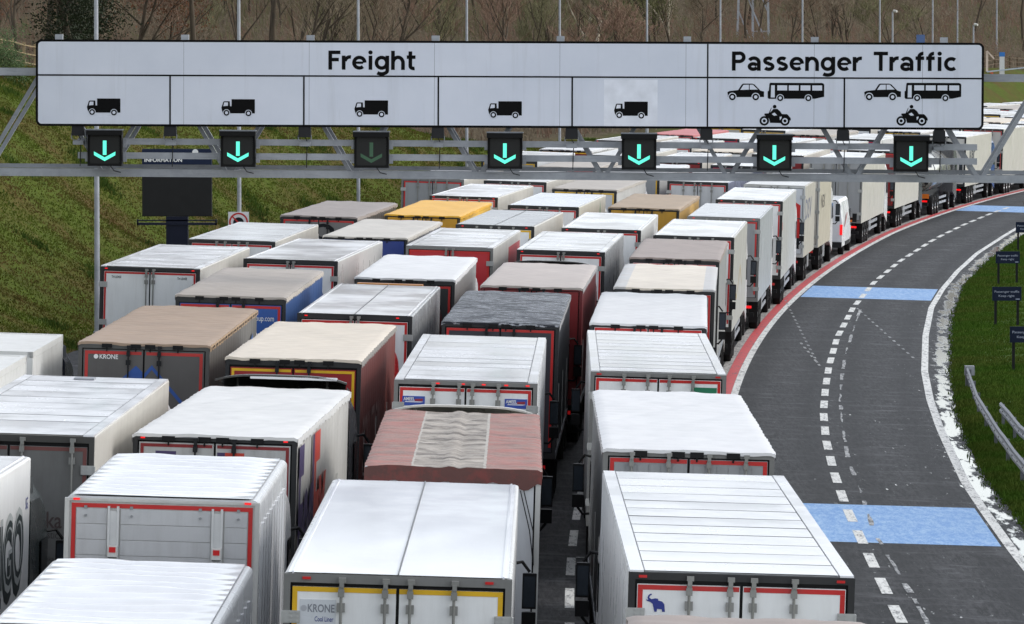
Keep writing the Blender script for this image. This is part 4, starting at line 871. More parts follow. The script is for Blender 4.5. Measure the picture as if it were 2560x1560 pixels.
obj('cable_tray', MB().box(X0, X1, .75, 1.05, lo_t + .02, lo_t + .08).box(X0, X1, .72, .75, lo_t + .02, lo_t + .12), GS2, gan)
n = 0
for k in range(-5, 5):
    xb = (1353 + 313.0 * (k + .5) - 1280) * GK; xt = xb + 313 * GK / 2; xn = xb + 313 * GK
    for yo in (.03, 1.33):
        obj('diagonal_brace', MB().bar((xb + .06, yo + .06, lo_t - .05), (xt - .05, yo + .06, up_b + .05), .095), GS2, gan)
        obj('diagonal_brace', MB().bar((xt + .05, yo + .06, up_b + .05), (xn - .06, yo + .06, lo_t - .05), .095), GS2, gan)
    obj('cross_tie', MB().box(xb - .05, xb + .05, .18, 1.3, lo_b + .03, lo_t - .03), GS2, gan)
for a, b2 in ((352, 367.5), (387, 403)):
    xa, _ = G(196, 0); xb, _ = G(2439, 0); obj('signal_rail', MB().box(xa, xb, -.30, -.20, wv(b2), wv(a)), GS, gan)
for s, xx in ((-1, X0 + .4), (1, X1 - .4)):
    gz = -(GZ - road_z(xx, GY)) - .3
    for yo in (0.05, 1.2): obj('column', MB().box(xx - .16, xx + .16, yo, yo + .25, gz, up_t), GS, gan)
# sign board
LIGHTBG = N('sign_sheet'); _g = LIGHTBG.ramp(LIGHTBG.noise(LIGHTBG.coord((4, 1, .22), False), 1.0, 6, .7), [(.55, 0.0), (.8, .45)]); _f = LIGHTBG.noise(LIGHTBG.coord((1, 1, 1), False), .8, 5); SIGNM = LIGHTBG.set(LIGHTBG.mix(_g, LIGHTBG.mix(LIGHTBG.ramp(_f, [(.3, 0.0), (.7, 1.0)]), srgb(209, 213, 224), srgb(199, 204, 216)), srgb(176, 178, 184)), .35)
SIGNK = flat((8, 8, 9), .7, 0.0, .12); PATCH = flat((226, 229, 238), .3)
sg = empty('overhead_sign', SM); tag(sg, 'long white overhead sign reading Freight and Passenger Traffic, on the gantry', 'sign')
def P(px, py): u, w_ = G(px, py, .0040); return u, w_
u0, wt = P(1280, 103.5 - .0); sx0 = (94 - 1280) * GK; sx1 = (2452 - 1280) * GK; wt = (218 - 103.5) * GK; wb = (218 - 319.2) * GK; SY = -.62
def rrect(x0, x1, z0, z1, r, n=6):
    pts = []
    for cx, cz, a in ((x1 - r, z1 - r, 0), (x0 + r, z1 - r, 90), (x0 + r, z0 + r, 180), (x1 - r, z0 + r, 270)):
        for i in range(n + 1): t = R(a + 90 * i / n); pts.append((cx + r * math.cos(t), cz + r * math.sin(t)))
    return pts
obj('sign_back', MB().ext(rrect(sx0, sx1, wb, wt, .14), SY, SY + .05), SIGNK, sg)
bw = .055; cuts = [sx0 + bw] + [(p - 1280) * GK for p in (464, 777, 1089, 1401, 1714, 2032, 2300)] + [sx1 - bw]
for i in range(len(cuts) - 1):
    a, c_ = cuts[i] + .003, cuts[i + 1] - .003
    if i == 0: pr = [(c_, wb + bw), (c_, wt - bw)] + [p for p in rrect(a, c_, wb + bw, wt - bw, .09) if p[0] < a + .2]
    elif i == len(cuts) - 2: pr = [(a, wt - bw), (a, wb + bw)] + [p for p in (rrect(a, c_, wb + bw, wt - bw, .09)[21:] + rrect(a, c_, wb + bw, wt - bw, .09)[:7])]
    else: pr = [(a, wb + bw), (c_, wb + bw), (c_, wt - bw), (a, wt - bw)]
    obj('sign_panel', MB().ext(pr, SY - .006, SY - .001), SIGNM, sg)
yl = SY - .010
def lay(px0, px1, w0, w1, lv=1): return MB().box((px0 - 1280) * GK, (px1 - 1280) * GK, SY - .006 - .003 * lv, SY - .0065 - .003 * (lv - 1), w0, w1)
wd = (218 - 192) * GK
obj('patch_panel', lay(1511, 1644, wb + bw, wd - .06), PATCH, sg)
obj('divider', lay(98, 2448, wd - .02, wd + .018, 2), SIGNK, sg)
for p in (430, 764, 1099, 1432, 2107): obj('divider', lay(p - 2, p + 2, wb + .03, wd - .021, 2), SIGNK, sg)
obj('divider', lay(1766.2, 1769.8, wb + .03, wd - .021, 2), SIGNK, sg); obj('divider', lay(1766.2, 1769.8, wd + .019, wt - .03, 2), SIGNK, sg)
cap = (174.5 - 127) * GK
LW = .185
def A_(cx, cy, rx, ry, a0, a1, n=16): return [(cx + rx * math.cos(R(a0 + (a1 - a0) * i / n)), cy + ry * math.sin(R(a0 + (a1 - a0) * i / n))) for i in range(n + 1)]
h_ = LW / 2; xh = .74; rg = (xh - LW) / 2
GLYPH = {'F': (.62, [[(h_, 0), (h_, 1)], [(LW, 1 - h_), (.60, 1 - h_)], [(LW, .53), (.52, .53)]]), 'r': (.47, [[(h_, 0), (h_, xh)], A_(.41, .38, .27, .29, 165, 80, 8)]),
 'e': (.72, [A_(.355, .37, .27, rg, 0, 312), [(.16, .37), (.54, .37)]]), 'i': (.31, [[(.14, 0), (.14, xh)], 'dot']), 'g': (.76, [A_(.34, .37, .26, rg, 2, 358, 22), [(.62, xh), (.62, -.02)] + A_(.34, -.04, .28, .17, 0, -140, 8)]),
 'h': (.73, [[(h_, 0), (h_, 1)], A_(.345, .36, .25, .30, 165, 0, 12) + [(.595, 0)]]), 'n': (.73, [[(h_, 0), (h_, xh)], A_(.345, .36, .25, .30, 165, 0, 12) + [(.595, 0)]]),
 't': (.49, [[(.18, .97), (.18, .20)] + A_(.34, .20, .16, .12, 190, 290, 6), [(.0, xh - .07), (.095, xh - .07)], [(.265, xh - .07), (.44, xh - .07)]]), 'P': (.72, [[(h_, 0), (h_, 1)], [(LW, 1 - h_), (.36, 1 - h_)] + A_(.36, .70, .23, .2175, 85, -85, 12) + [(LW, .4825)]]),
 'a': (.71, [A_(.32, .43, .25, .23, 150, 10, 10) + [(.57, .0)], A_(.29, .22, .19, .14, 20, 340, 16)]), 's': (.62, [A_(.30, .525, .19, .135, 35, 265, 12) + A_(.30, .22, .20, .14, 85, -150, 12)]),
 'T': (.72, [[(.35, 0), (.35, 1 - LW)], [(0, 1 - h_), (.70, 1 - h_)]]), 'f': (.47, [[(.18, 0), (.18, .74)] + A_(.37, .74, .19, .175, 175, 85, 8), [(.0, xh - .07), (.095, xh - .07)], [(.265, xh - .07), (.42, xh - .07)]]), 'c': (.66, [A_(.355, .37, .27, rg, 48, 312)])}
def ribbon(b, pts, w_, kx, kz, ox, dep):
    L_p, R_p = [], []
    for i, p in enumerate(pts):
        a = pts[max(i - 1, 0)]; c = pts[min(i + 1, len(pts) - 1)]; dx, dz = c[0] - a[0], c[1] - a[1]; l = math.hypot(dx, dz) or 1
        nx, nz = -dz / l, dx / l; L_p.append((p[0] + nx * w_ / 2, p[1] + nz * w_ / 2)); R_p.append((p[0] - nx * w_ / 2, p[1] - nz * w_ / 2))
    for i in range(len(pts) - 1): b.poly([((q[0] + ox) * kx, -dep, q[1] * kz) for q in (L_p[i], R_p[i], R_p[i + 1], L_p[i + 1])])
def road_lettering(s_, px0, px1, pyb, cap_):
    adv = sum(GLYPH[ch][0] + .05 for ch in s_); kx = (px1 - px0) * GK / adv; x = 0; root_ = None
    for ch in s_:
        b = MB()
        for k_, pl in enumerate(GLYPH[ch][1]):
            if pl == 'dot': b.poly([((x + .14 + .11 * math.cos(t * .5236)) * kx, -.0004, (.91 + .11 * math.sin(t * .5236)) * cap_) for t in range(12)])
            else: ribbon(b, pl, LW if ch not in 'e' or k_ == 0 else .125, kx, cap_, x, .0004 * k_)
        obj('letter', b, SIGNK, sg, ((px0 - 1280) * GK, yl, (218 - pyb) * GK)); x += GLYPH[ch][0] + .05
road_lettering('Freight', 825, 1047, 176.2, cap); road_lettering('Passenger', 1828, 2153, 174.8, cap); road_lettering('Traffic', 2179, 2389, 174.0, cap)
def circ(cx, cz, r, n=20): return [(cx + r * math.cos(2 * math.pi * i / n), cz + r * math.sin(2 * math.pi * i / n)) for i in range(n)]
class Pic:                                    # layered flat print: dark, light, dark ...
    def __init__(s, name, x, z, k, mats): s.name = name; s.x = x; s.z = z; s.k = k; s.L = {}; s.mats = mats
    def add(s, lv, pts): s.L.setdefault(lv, MB()).poly([((p[0]) * s.k, 0, -(p[1]) * s.k) for p in pts]); return s
    def build(s, parent):
        first = None
        for lv in sorted(s.L):
            o = obj(s.name if first is None else 'print_layer', s.L[lv], s.mats[lv % 2], first or parent, (s.x, yl - .001, s.z) if first is None else (0, -.0025 * lv, 0)); first = first or o
        return first
KZ = GK * .349
def pic_truck(px, py, bg):
    p = Pic('lorry_symbol', (px - 1280) * GK, (218 - py) * GK, KZ, (SIGNK, bg)); o = (757, 767)
    q = lambda l: [(a - o[0], b_ - o[1]) for a, b_ in l]
    p.add(0, q([(710, 707), (874, 707), (877, 710), (877, 808), (650, 808), (642, 790), (637, 768), (645, 745), (650, 728), (656, 722), (697, 722), (699, 757), (710, 757)]))
    p.add(1, q([(658, 730), (684, 730), (684, 754), (651, 757)]))
    for cx, cz in ((674, 804), (831, 807)):
        p.add(1, [(a, b_) for a, b_ in circ(cx - o[0], cz - o[1], 25)]); p.add(2, circ(cx - o[0], cz - o[1], 21)); p.add(3, circ(cx - o[0], cz - o[1], 11))
    return p.build(sg)
for px, py, bg in ((264, 268 + 3, SIGNM), (600, 269.5 + 2, SIGNM), (932, 272 + 1, SIGNM), (1265, 274, SIGNM), (1578, 274.5 - 1, PATCH)): pic_truck(px, py, bg)
def pic_pass(dx):
    o = (0, 0); ox = 1700; X = lambda a: (a * .349 + ox + dx - 1280); Z = lambda b_: (218 - (b_ * .349) + .0040 * (a0 - 1280))
    def mk(name, cx, cz, layers):
        pxx = cx * .349 + ox + dx; p = Pic(name, (pxx - 1280) * GK, (218 - cz * .349 + .0040 * (pxx - 1280)) * GK, KZ, (SIGNK, SIGNM))
        for lv, pts in layers: p.add(lv, [(a - cx, b_ - cz) for a, b_ in pts])
        p.build(sg)
    car = [(0, [(336, 660), (350, 652), (412, 645), (438, 605), (448, 599), (512, 599), (528, 605), (570, 648), (596, 655), (596, 694), (340, 696)]), (1, [(450, 608), (488, 607), (488, 642), (427, 644)]), (1, [(494, 607), (516, 607), (552, 641), (494, 642)])]
    for cx in (371, 537): car += [(1, circ(cx, 694, 30)), (2, circ(cx, 694, 24)), (3, circ(cx, 694, 12))]
    mk('car_symbol', 466, 655, car)
    bus = [(0, [(634, 600), (640, 594), (1008, 594), (1020, 600), (1023, 610), (1023, 692), (960, 706), (630, 708), (622, 700), (622, 655), (630, 650)]), (1, [(646, 612), (672, 612), (672, 698), (644, 698)])]
    for a0 in (690, 772, 855, 938): bus.append((1, [(a0, 612), (a0 + 70, 612), (a0 + 70, 648), (a0, 648)]))
    for cx in (711, 911): bus += [(1, circ(cx, 702, 27)), (2, circ(cx, 702, 22)), (3, circ(cx, 702, 11))]
    mk('coach_symbol', 822, 655, bus)
    mo = [(0, circ(672, 763, 13)), (0, [(600, 812), (630, 810), (648, 770), (650, 772), (640, 806), (662, 780), (690, 778), (712, 796), (724, 815), (760, 816), (768, 822), (786, 845), (788, 862), (760, 850), (752, 862), (738, 880), (640, 878), (634, 850), (600, 824)]), (1, [(652, 815), (672, 805), (690, 824), (668, 828)]), (1, [(708, 836), (722, 832), (722, 842), (710, 860)])]
    for cx in (599, 746): mo += [(0, circ(cx, 864, 34)), (1, circ(cx, 864, 20)), (2, circ(cx, 864, 11))]
    mk('motorcycle_symbol', 676, 824, mo)
pic_pass(0); pic_pass(339)
for p in (151, 466, 779, 1091, 1402, 1717, 2033, 2353): obj('sign_post', MB().box((p - 9.5) * GK - 1280 * GK, (p + 9.5) * GK - 1280 * GK, SY + .052, SY + .2, wb + .1, (218 - 90.5) * GK), GS, sg)
# lane signals
ARR = emit((100, 255, 222), .55, (20, 120, 90)); ARR_OFF = emit((40, 90, 60), .12, (40, 70, 50)); SIGB = flat((10, 10, 11), .6, 0.0, .2); SIGF = flat((22, 23, 23), .4, 0.0, .3)
def arrow_mesh():
    b = MB(); u = .349 * GK; lam = lambda pts: b.poly([(p[0] * u, 0, -p[1] * u) for p in pts])
    lam([(-13, -64), (13, -64), (13, 38), (-13, 38)]); lam([(-77, 14), (0, 56), (0, 82), (-76, 40)]); lam([(0, 56), (77, 14), (76, 40), (0, 82)]); return b
for i, px in enumerate((267, 600, 933, 1265.5, 1599, 1935, 2274)):
    on = i != 2; u, w_ = (px - 1280) * GK, wv(378)
    lb = ['leftmost lane signal, lit with a green arrow', 'second lane signal from the left, lit green, beside the information board', 'unlit lane signal with a dull dark arrow', 'lit green lane signal directly beside the unlit one, nearer the middle', 'lit green lane signal under the pale patch on the sign', 'lit green lane signal under the first passenger lane symbols', 'rightmost lane signal, lit with a green arrow'][i]
    r = empty('lane_signal', GM @ Matrix.Translation((u, -.30, w_))); tag(r, lb, 'lane signal', 'lane signals on the gantry')
    h = 43 * GK
    obj('housing', MB().box(-h, h, -.32, -.01, -h, h), SIGB, r); obj('face', MB().ext(rrect(-h * .86, h * .86, -h * .86, h * .78, .05), -.328, -.321), SIGF, r)
    obj('visor', MB().box(-h - .02, h + .02, -.52, -.3, h, h + .03).poly([(-h - .01, -.52, h), (-h - .01, -.32, h), (-h - .01, -.32, -h)]).poly([(h + .01, -.52, h), (h + .01, -.32, h), (h + .01, -.32, -h)]).box(-h - .02, h + .02, -.522, -.515, h - .09, h), flat((112, 112, 112), .5) if False else SIGB, r)
    obj('visor_cap', MB().box(-h - .022, h + .022, -.525, -.02, h + .031, h + .06), galv(120), r)
    obj('arrow', shared('arrow', arrow_mesh), ARR if on else ARR_OFF, r, (0, -.332, -.02))
    obj('bracket', MB().box(-h - .09, -h, -.06, .0, .03, .24).box(h, h + .09, -.06, 0, .03, .24).box(-h - .09, -h, -.06, 0, -.32, -.12).box(h, h + .09, -.06, 0, -.32, -.12), GS, r)
    obj('cable', MB().tube([(.12, -.1, -h), (.2, -.05, -h - .12), (.36, .0, -h - .16)], .012, 5), PLASTIC, r)
for i, px in enumerate((199, 430, 766, 1098, 1431, 1766, 2105, 2343)):
    u = (px - 1280) * GK; w_ = wv(331)
    r = empty('floodlight', GM @ Matrix.Translation((u, -.5, w_))); tag(r, '%s dark floodlight from the left under the overhead sign' % ORD[i], 'floodlight', 'floodlights under the sign')
    hw, hh = 16 * GK, 15 * GK
    obj('lamp_body', MB().ext([(-hw, -hh), (hw, -hh), (hw * .93, hh * .7), (hw * .7, hh), (-hw * .7, hh), (-hw * .93, hh * .7)], -.10, .08), flat((42, 42, 44), .6), r)
    obj('bracket', MB().tube([(-hw, -.02, -hh + .05), (-hw, -.02, -hh - .06), (-hw * .6, 0, -hh - .11), (hw * .6, 0, -hh - .11), (hw, -.02, -hh - .06), (hw, -.02, -hh + .05)], .014, 5).box(-.13, .13, .0, .22, -hh - .22, -hh - .12), GS2, r)
    obj('cable', MB().tube([(0, .1, -hh), (.06, .1, -hh - .12), (.04, .16, -hh - .3), (.03, .16, -hh - .75)], .012, 5), BLACK, r)

# ------------------------------------------------------------------ lamp posts, boards, verge
POLE = galv(160)
POLES = [(242, 150), (598, 190), (896, 225), (1167, 262), (1399, 300), (1617, 338), (1800, 375), (2005, 412), (2198, 450), (2330, 480), (2392, 498), (2490, 530)]
for i, (px, d) in enumerate(POLES):
    x = (px - 1280) / 12916 * d; z = ground_z(x, d); ph = 13
    r = empty('lamp_post', None, (x, d, z - .1)); tag(r, '%s grey lamp post from the left beside the bank' % ORD[i], 'lamp post', 'lamp posts along the road')
    obj('shaft', MB().tube([(0, 0, 0), (0, 0, 1.5), (0, 0, 1.52), (0, 0, ph)], [.115, .115, .085, .055], 12), POLE, r)
    obj('bracket_arm', MB().tube([(0, 0, ph - .1), (.3, 0, ph + .15), (1.6, 0, ph + .25)], .035, 8), POLE, r); obj('lantern', MB().ext([(1.5, ph + .18), (2.2, ph + .2), (2.15, ph + .32), (1.6, ph + .34)], -.13, .13), POLE, r)
    if i == 1:
        sp = empty('road_sign', None, (x - .02, d - .10, z)); tag(sp, 'square white sign with a red ring on a lamp post', 'sign'); zc = 3.02
        obj('plate', MB().box(-.38, .38, -.02, 0, zc - .38, zc + .38), flat((226, 226, 228), .4), sp)
        b = MB(); n = 28
        for k in range(n):
            a0, a1 = 2 * math.pi * k / n, 2 * math.pi * (k + 1) / n; b.poly([(.35 * math.cos(a0), -.024, zc + .35 * math.sin(a0)), (.35 * math.cos(a1), -.024, zc + .35 * math.sin(a1)), (.29 * math.cos(a1), -.024, zc + .29 * math.sin(a1)), (.29 * math.cos(a0), -.024, zc + .29 * math.sin(a0))])
        obj('red_ring', b, REDT, sp); obj('symbol', MB().poly([(p[0], -.024, zc - .02 + p[1]) for p in circ(0, 0, .2)]), ink, sp); obj('diagonal_bar', MB().bar((-.22, -.028, zc + .2), (.2, -.028, zc - .22), .05, .004), REDT, sp)
        obj('sign_clip', MB().box(-.12, .12, -.0, .06, zc - .2, zc - .15).box(-.12, .12, 0, .06, zc + .15, zc + .2), POLE, sp)
# information board on a trailer
d = 172.0; K = d / 12916; x = (443 - 1280) * K; z = road_z(x, d); gz = ground_z(x, d)
r = empty('information_board', None, (x, d, gz)); tag(r, 'black information display board on a mast trailer beside the bank', 'display board')
zz = lambda py: 9.63 - (py - 225.1) * K - gz
obj('display_panel', MB().box(-87 * K, 87 * K, -.12, .12, zz(539), zz(412)), flat((38, 38, 38), .6), r); obj('display_frame', MB().box(-88 * K, 88 * K, -.10, .14, zz(540.5), zz(539.1)).box(-88 * K, 88 * K, -.05, .13, zz(411.9), zz(411)), BLACK, r)
hdp = obj('header_panel', MB().box(-87 * K, 87 * K, -.12, .12, zz(410.9), zz(372)), flat((28, 38, 62), .45), r)
text('lettering', 'INFORMATION', 9 * K, inkw, hdp, (-81 * K, -.125, zz(404)), REAR, .03, 94 * K); obj('emblem', MB().poly([(p[0], -.124, zz(380) + p[1]) for p in circ(46 * K, 0, .1)]), inkw, hdp)
NV = flat((26, 30, 46), .4)
obj('mast', MB().box(-.36, .36, -.2, .25, .5, zz(541)), NV, r); obj('outrigger', MB().box(-100 * K, 100 * K, -.25, -.08, zz(562), zz(556)).box(-100 * K, 95 * K, -.2, -.1, zz(552), zz(549)).box(-100 * K, -96 * K, -.25, -.08, zz(563), zz(548)).box(96 * K, 100 * K, -.25, -.08, zz(563), zz(548)), NV, r)
obj('trailer_base', MB().box(-.9, .9, -1.2, 1.4, .45, .75).box(-.06, .06, -2.4, -1.2, .5, .6), NV, r)
for s in (-1, 1): obj('wheel', shared('wheel', None), RUBBER, r, (s * .95, .1, .34), None, (.7, .65, .65))
cx, cy = -12.9, 178.0
r = empty('roadside_cabinet', None, (cx, cy, ground_z(cx, cy) - .05)); tag(r, 'small grey roadside cabinet left of the display board', 'cabinet'); obj('cabinet_body', MB().box(-.28, .28, -.2, .2, 0, 1.15), galv(110), r); obj('lid', MB().ext([(-.32, 1.15), (.32, 1.15), (.3, 1.22), (-.3, 1.22)], -.25, .25), galv(130), r); obj('door', MB().box(-.25, .25, -.215, -.201, .1, 1.1), galv(105), r)
# verge boards
NB = flat((20, 30, 52), .4)
for i, (px, d, w_, hh, lg) in enumerate(((2518, 185.3, 1.05, .5, .90), (2520, 214.5, 1.0, .5, .88), (2566, 244, 1.0, .5, .85), (2566, 161.1, 1.0, .5, .88))):
    x = (px - 1280) / 12916 * d; z = ground_z(x, d)
    lb = ['dark blue keep-right board on posts, with the grass of the verge all round it', 'dark blue keep-right board nearer the road bend, second in the row from far', 'farthest dark blue board, cut by the right edge where the road bends', 'nearest dark blue board, cut off by the right edge'][i]
    r = empty('verge_sign', None, (x, d, z)); tag(r, lb, 'sign', 'keep-right boards on the verge')
    obj('panel', MB().box(-w_ / 2, w_ / 2, -.03, 0, lg, lg + hh), NB, r)
    for s in (-1, 1): obj('post', MB().box(s * w_ * .38 - .045, s * w_ * .38 + .045, .002, .08, -.2, lg + hh - .05), flat((34, 34, 34), .7), r)
    text('lettering', 'Passenger traffic', .075, flat((170, 178, 196), .5), r, (-w_ * .42, -.034, lg + .29), REAR, .0, w_ * .84); text('lettering', 'Keep right', .075, flat((170, 178, 196), .5), r, (-w_ * .28, -.034, lg + .14), REAR, .0, w_ * .54)
    obj('emblem', MB().poly([(w_ * .3, -.033, lg + .04), (w_ * .44, -.033, lg + .04), (w_ * .44, -.033, lg + .075), (w_ * .3, -.033, lg + .075)]), flat((150, 160, 180), .5), r)
# crash barriers
def barrier(pts, label, term):
    r = empty('crash_barrier', None, (pts[0][0], pts[0][1], 0)); tag(r, label, 'barrier', 'crash barriers on the verge'); ox, oy = pts[0]
    fine = []
    for (xa, ya), (xb, yb) in zip(pts, pts[1:]):
        n = max(1, int(abs(yb - ya) / 1.6))
        for i in range(n): t = i / n; fine.append((xa + (xb - xa) * t, ya + (yb - ya) * t))
    fine.append(pts[-1]); prof = [(0, .0), (.05, .04), (.05, .10), (0, .14), (0, .17), (.05, .21), (.05, .27), (0, .31)]
    b = MB(); m = len(prof)
    for x, y in fine:
        z = ground_z(x, y) + .34
        for p in prof: b.v.append((x - ox - p[0], y - oy, z + p[1]))
    for i in range(len(fine) - 1):
        for k in range(m - 1): a = i * m + k; b.f.append((a, a + 1, a + m + 1, a + m))
    obj('rail', b, galv(158), r)
    for i, (x, y) in enumerate(fine):
        if i % 3 == 0: z = ground_z(x, y); obj('post', MB().box(x - ox + .02, x - ox + .10, y - oy - .05, y - oy + .05, z - .2, z + .58), galv(96), r)
        obj('bolt', MB().tube([(x - ox - .055, y - oy, z_ := ground_z(x, y) + .50), (x - ox - .07, y - oy, z_)], .025, 6), BLACK, r)
    if term:
        x, y = pts[0]; z = ground_z(x, y); obj('terminal', MB().box(-.08, .2, -.03, .3, z + .4, z + .68), galv(150), r); obj('terminal_box', MB().box(-.03, .12, .3, .55, z, z + .4), galv(90), r)
    return r
barrier([(13.59, 153.8), (12.82, 141.9), (12.3, 130.8), (12.0, 123.1), (11.75, 115.6), (11.6, 108)], 'long wavy steel crash barrier starting on the verge, nearest the road', True)
barrier([(13.18, 139.0), (12.95, 132.4), (12.75, 125.8), (12.6, 115)], 'shorter second crash barrier behind the first, by the right edge', False)

# ------------------------------------------------------------------ fences
WOOD = flat((150, 132, 100), .8); WOODD = flat((96, 78, 58), .85)
def fence(p0, p1, nb, label, mat):
    r = empty('timber_fence', None, (0, 0, 0)); tag(r, label, 'fence')
    P_ = [(p0[0] + (p1[0] - p0[0]) * i / nb, p0[1] + (p1[1] - p0[1]) * i / nb) for i in range(nb + 1)]
    for x, y in P_: z = ground_z(x, y); obj('post', MB().box(x - .06, x + .06, y - .06, y + .06, z - .3, z + 1.25), mat, r)
    for (xa, ya), (xb, yb) in zip(P_, P_[1:]):
        for h in (.35, .75, 1.12): obj('rail', MB().bar((xa, ya - .08, ground_z(xa, ya) + h), (xb, yb - .08, ground_z(xb, yb) + h), .05, .11), mat, r)
def bank_top(y, e=2.0): return left_x(y) - (lerp(HB, y) / .6 + e) / math.cos(head(y))
fence((bank_top(211), 211), (bank_top(235), 235), 13, 'pale post-and-rail fence on top of the bank at the left edge', WOOD)
fence((bank_top(470, 1), 470), (bank_top(535, 1), 535), 26, 'brown timber fence on the far bank at the top right', WOODD)

# ------------------------------------------------------------------ trees
def bark(c1, c2):
    m = N('bark'); f = m.noise(m.coord((1, 1, .3)), 3, 5); return m.set(m.mix(m.ramp(f, [(.35, 0.0), (.7, 1.0)]), srgb(*c1), srgb(*c2)), .9, None, .15)
BARK = bark((88, 78, 66), (62, 56, 48)); BARKP = bark((176, 166, 148), (120, 110, 96)); TWIG = bark((148, 134, 114), (106, 96, 82)); TWIGR = bark((148, 122, 104), (108, 88, 76)); TWIGG = bark((132, 128, 96), (98, 97, 72))
def leafm(c1, c2):
    m = N('foliage'); f = m.noise(m.coord(), 1.5, 4); return m.set(m.mix(m.ramp(f, [(.35, 0.0), (.7, 1.0)]), srgb(*c1), srgb(*c2)), .8)
LEAFD = leafm((44, 56, 30), (28, 38, 22)); LEAFB = leafm((132, 84, 56), (92, 64, 44)); LEAFO = leafm((92, 92, 48), (66, 70, 38))
def grow(seed, ht, fan=.55, upr=.6, twigs=2600):
    rnd = random.Random(seed); tr, tw = MB(), MB(); cnt = [0]; tips = []
    def br(p, d, ln, r0, lev):
        n = 4 if lev < 2 else 3; pts = [p]; rs = [r0]; dd = d.copy()
        for i in range(n):
            dd = (dd + Vector((rnd.uniform(-.22, .22), rnd.uniform(-.22, .22), rnd.uniform(-.05, .22) * upr))).normalized()
            pts.append(pts[-1] + dd * ln / n); rs.append(r0 * (1 - .7 * (i + 1) / n))
        (tr if lev < 3 else tw).tube(pts, [max(q, .011) for q in rs], 6 if lev < 2 else 3, False)
        if lev >= 3: tips.append(pts[-1])
        if lev >= 5 or cnt[0] > twigs: return
        k = (7 if lev == 0 else 5) if lev < 4 else 4
        for i in range(k):
            t = rnd.uniform(.3 if lev == 0 else .15, 1.0) if i < k - 1 else 1.0
            j = min(n - 1, int(t * n)); f = t * n - j; q = pts[j].lerp(pts[j + 1], min(1, f)); cnt[0] += 1
            a = rnd.uniform(0, 6.283); sd = Vector((math.cos(a), math.sin(a), rnd.uniform(-.1, .7))).normalized()
            nd = (dd * (1 - fan) + sd * fan + Vector((0, 0, .25 * upr))).normalized()
            br(q, nd, ln * rnd.uniform(.42, .66), max(.011, rs[j] * .55), lev + 1)
    br(Vector((0, 0, -.4)), Vector((rnd.uniform(-.06, .06), rnd.uniform(-.06, .06), 1)), ht * .62, ht * .0135, 0)
    return tr.mesh('trunk', True), tw.mesh('crown'), tips
def leaf_cloud(pts, n, sz, seed, spread=.6):
    rnd = random.Random(seed); b = MB()
    for _ in range(n):
        p = rnd.choice(pts) + Vector((rnd.gauss(0, spread), rnd.gauss(0, spread), rnd.gauss(0, spread))); a = Vector((rnd.uniform(-1, 1), rnd.uniform(-1, 1), rnd.uniform(-1, 1))).normalized() * sz * rnd.uniform(.5, 1.2)
        c = a.orthogonal().normalized() * sz * .5; b.poly([p - a, p + c, p + a, p - c])
    return b
PROTO = [grow(11, 13), grow(12, 11, .5, .9), grow(13, 15, .6, .4), grow(14, 12, .45, 1.2), grow(15, 9, .65, .5)]
IVY = leaf_cloud([Vector((random.gauss(0, .6), random.gauss(0, .6), random.uniform(1, 9))) for _ in range(60)], 9000, .085, 3, .45).mesh('crown')
BEECH = leaf_cloud(PROTO[4][2] or [Vector((0, 0, 4))], 4200, .065, 4, .35).mesh('crown'); OLIVE = leaf_cloud(PROTO[0][2], 4500, .075, 5, .5).mesh('crown')
rnd = random.Random(5); placed = []; nt_ = 0
def tree(x, y, pi, sc, tm, cm, label, leaf=None, lm=None, rot=0, nm='bare_tree'):
    r = empty(nm, None, (x, y, ground_z(x, y) - .1)); r.rotation_euler = (0, 0, rot); r.scale = (sc, sc, sc); tag(r, label, 'tree', 'trees of the wood behind the bank')
    obj('trunk', PROTO[pi][0], tm, r); obj('crown', PROTO[pi][1], cm, r)
    if leaf: obj('foliage', leaf, lm, r)
    return r
def pxd(px, d): return (px - 1280) / 12916 * d
SPEC_T = [(195, 232, 0, 1.0, BARK, TWIG, IVY, LEAFD, 'dark ivy-clad tree between the fence and the first lamp post'), (225, 240, 1, 1.0, BARK, TWIG, IVY, LEAFD, 'dark evergreen-looking tree right behind the first lamp post'),
          (120, 236, 3, 1.1, BARK, TWIG, None, None, 'dark-trunked bare tree at the left above the sign corner'), (470, 246, 2, .9, BARK, TWIGR, None, None, 'bare tree with a dark leaning trunk left of the second lamp post'),
          (370, 250, 4, 1.2, BARK, TWIGR, BEECH, LEAFB, 'small tree with rusty brown leaves between the first two lamp posts'), (430, 262, 4, 1.3, BARK, TWIGR, BEECH, LEAFB, 'second rusty-leaved tree, just left of the leaning trunk'), (30, 228, 4, 1.0, BARK, TWIGR, BEECH, LEAFB, 'rusty-leaved tree in the top left corner'),
          (690, 285, 2, 1.1, BARK, TWIG, None, None, 'stout bare tree right of the second lamp post'), (800, 300, 0, 1.1, BARK, TWIG, None, None, 'bare tree with forked trunk left of the third lamp post'),
          (1445, 420, 3, 1.2, BARKP, BARKP, None, None, 'pale-barked birch right of the fifth lamp post'), (1480, 430, 3, 1.1, BARKP, BARKP, None, None, 'slim pale birch between the fifth and sixth lamp posts'), (1560, 440, 3, 1.2, BARKP, BARKP, None, None, 'pale birch just left of the sixth lamp post'), (1675, 445, 3, 1.25, BARKP, BARKP, None, None, 'pale birch right of the sixth lamp post')]
for px, d, pi, sc, tm, cm, lf, lm_, lb in SPEC_T:
    x = pxd(px, d); placed.append((x, d)); tree(x, d, pi, sc, tm, cm, lb, lf, lm_, rnd.uniform(0, 6))
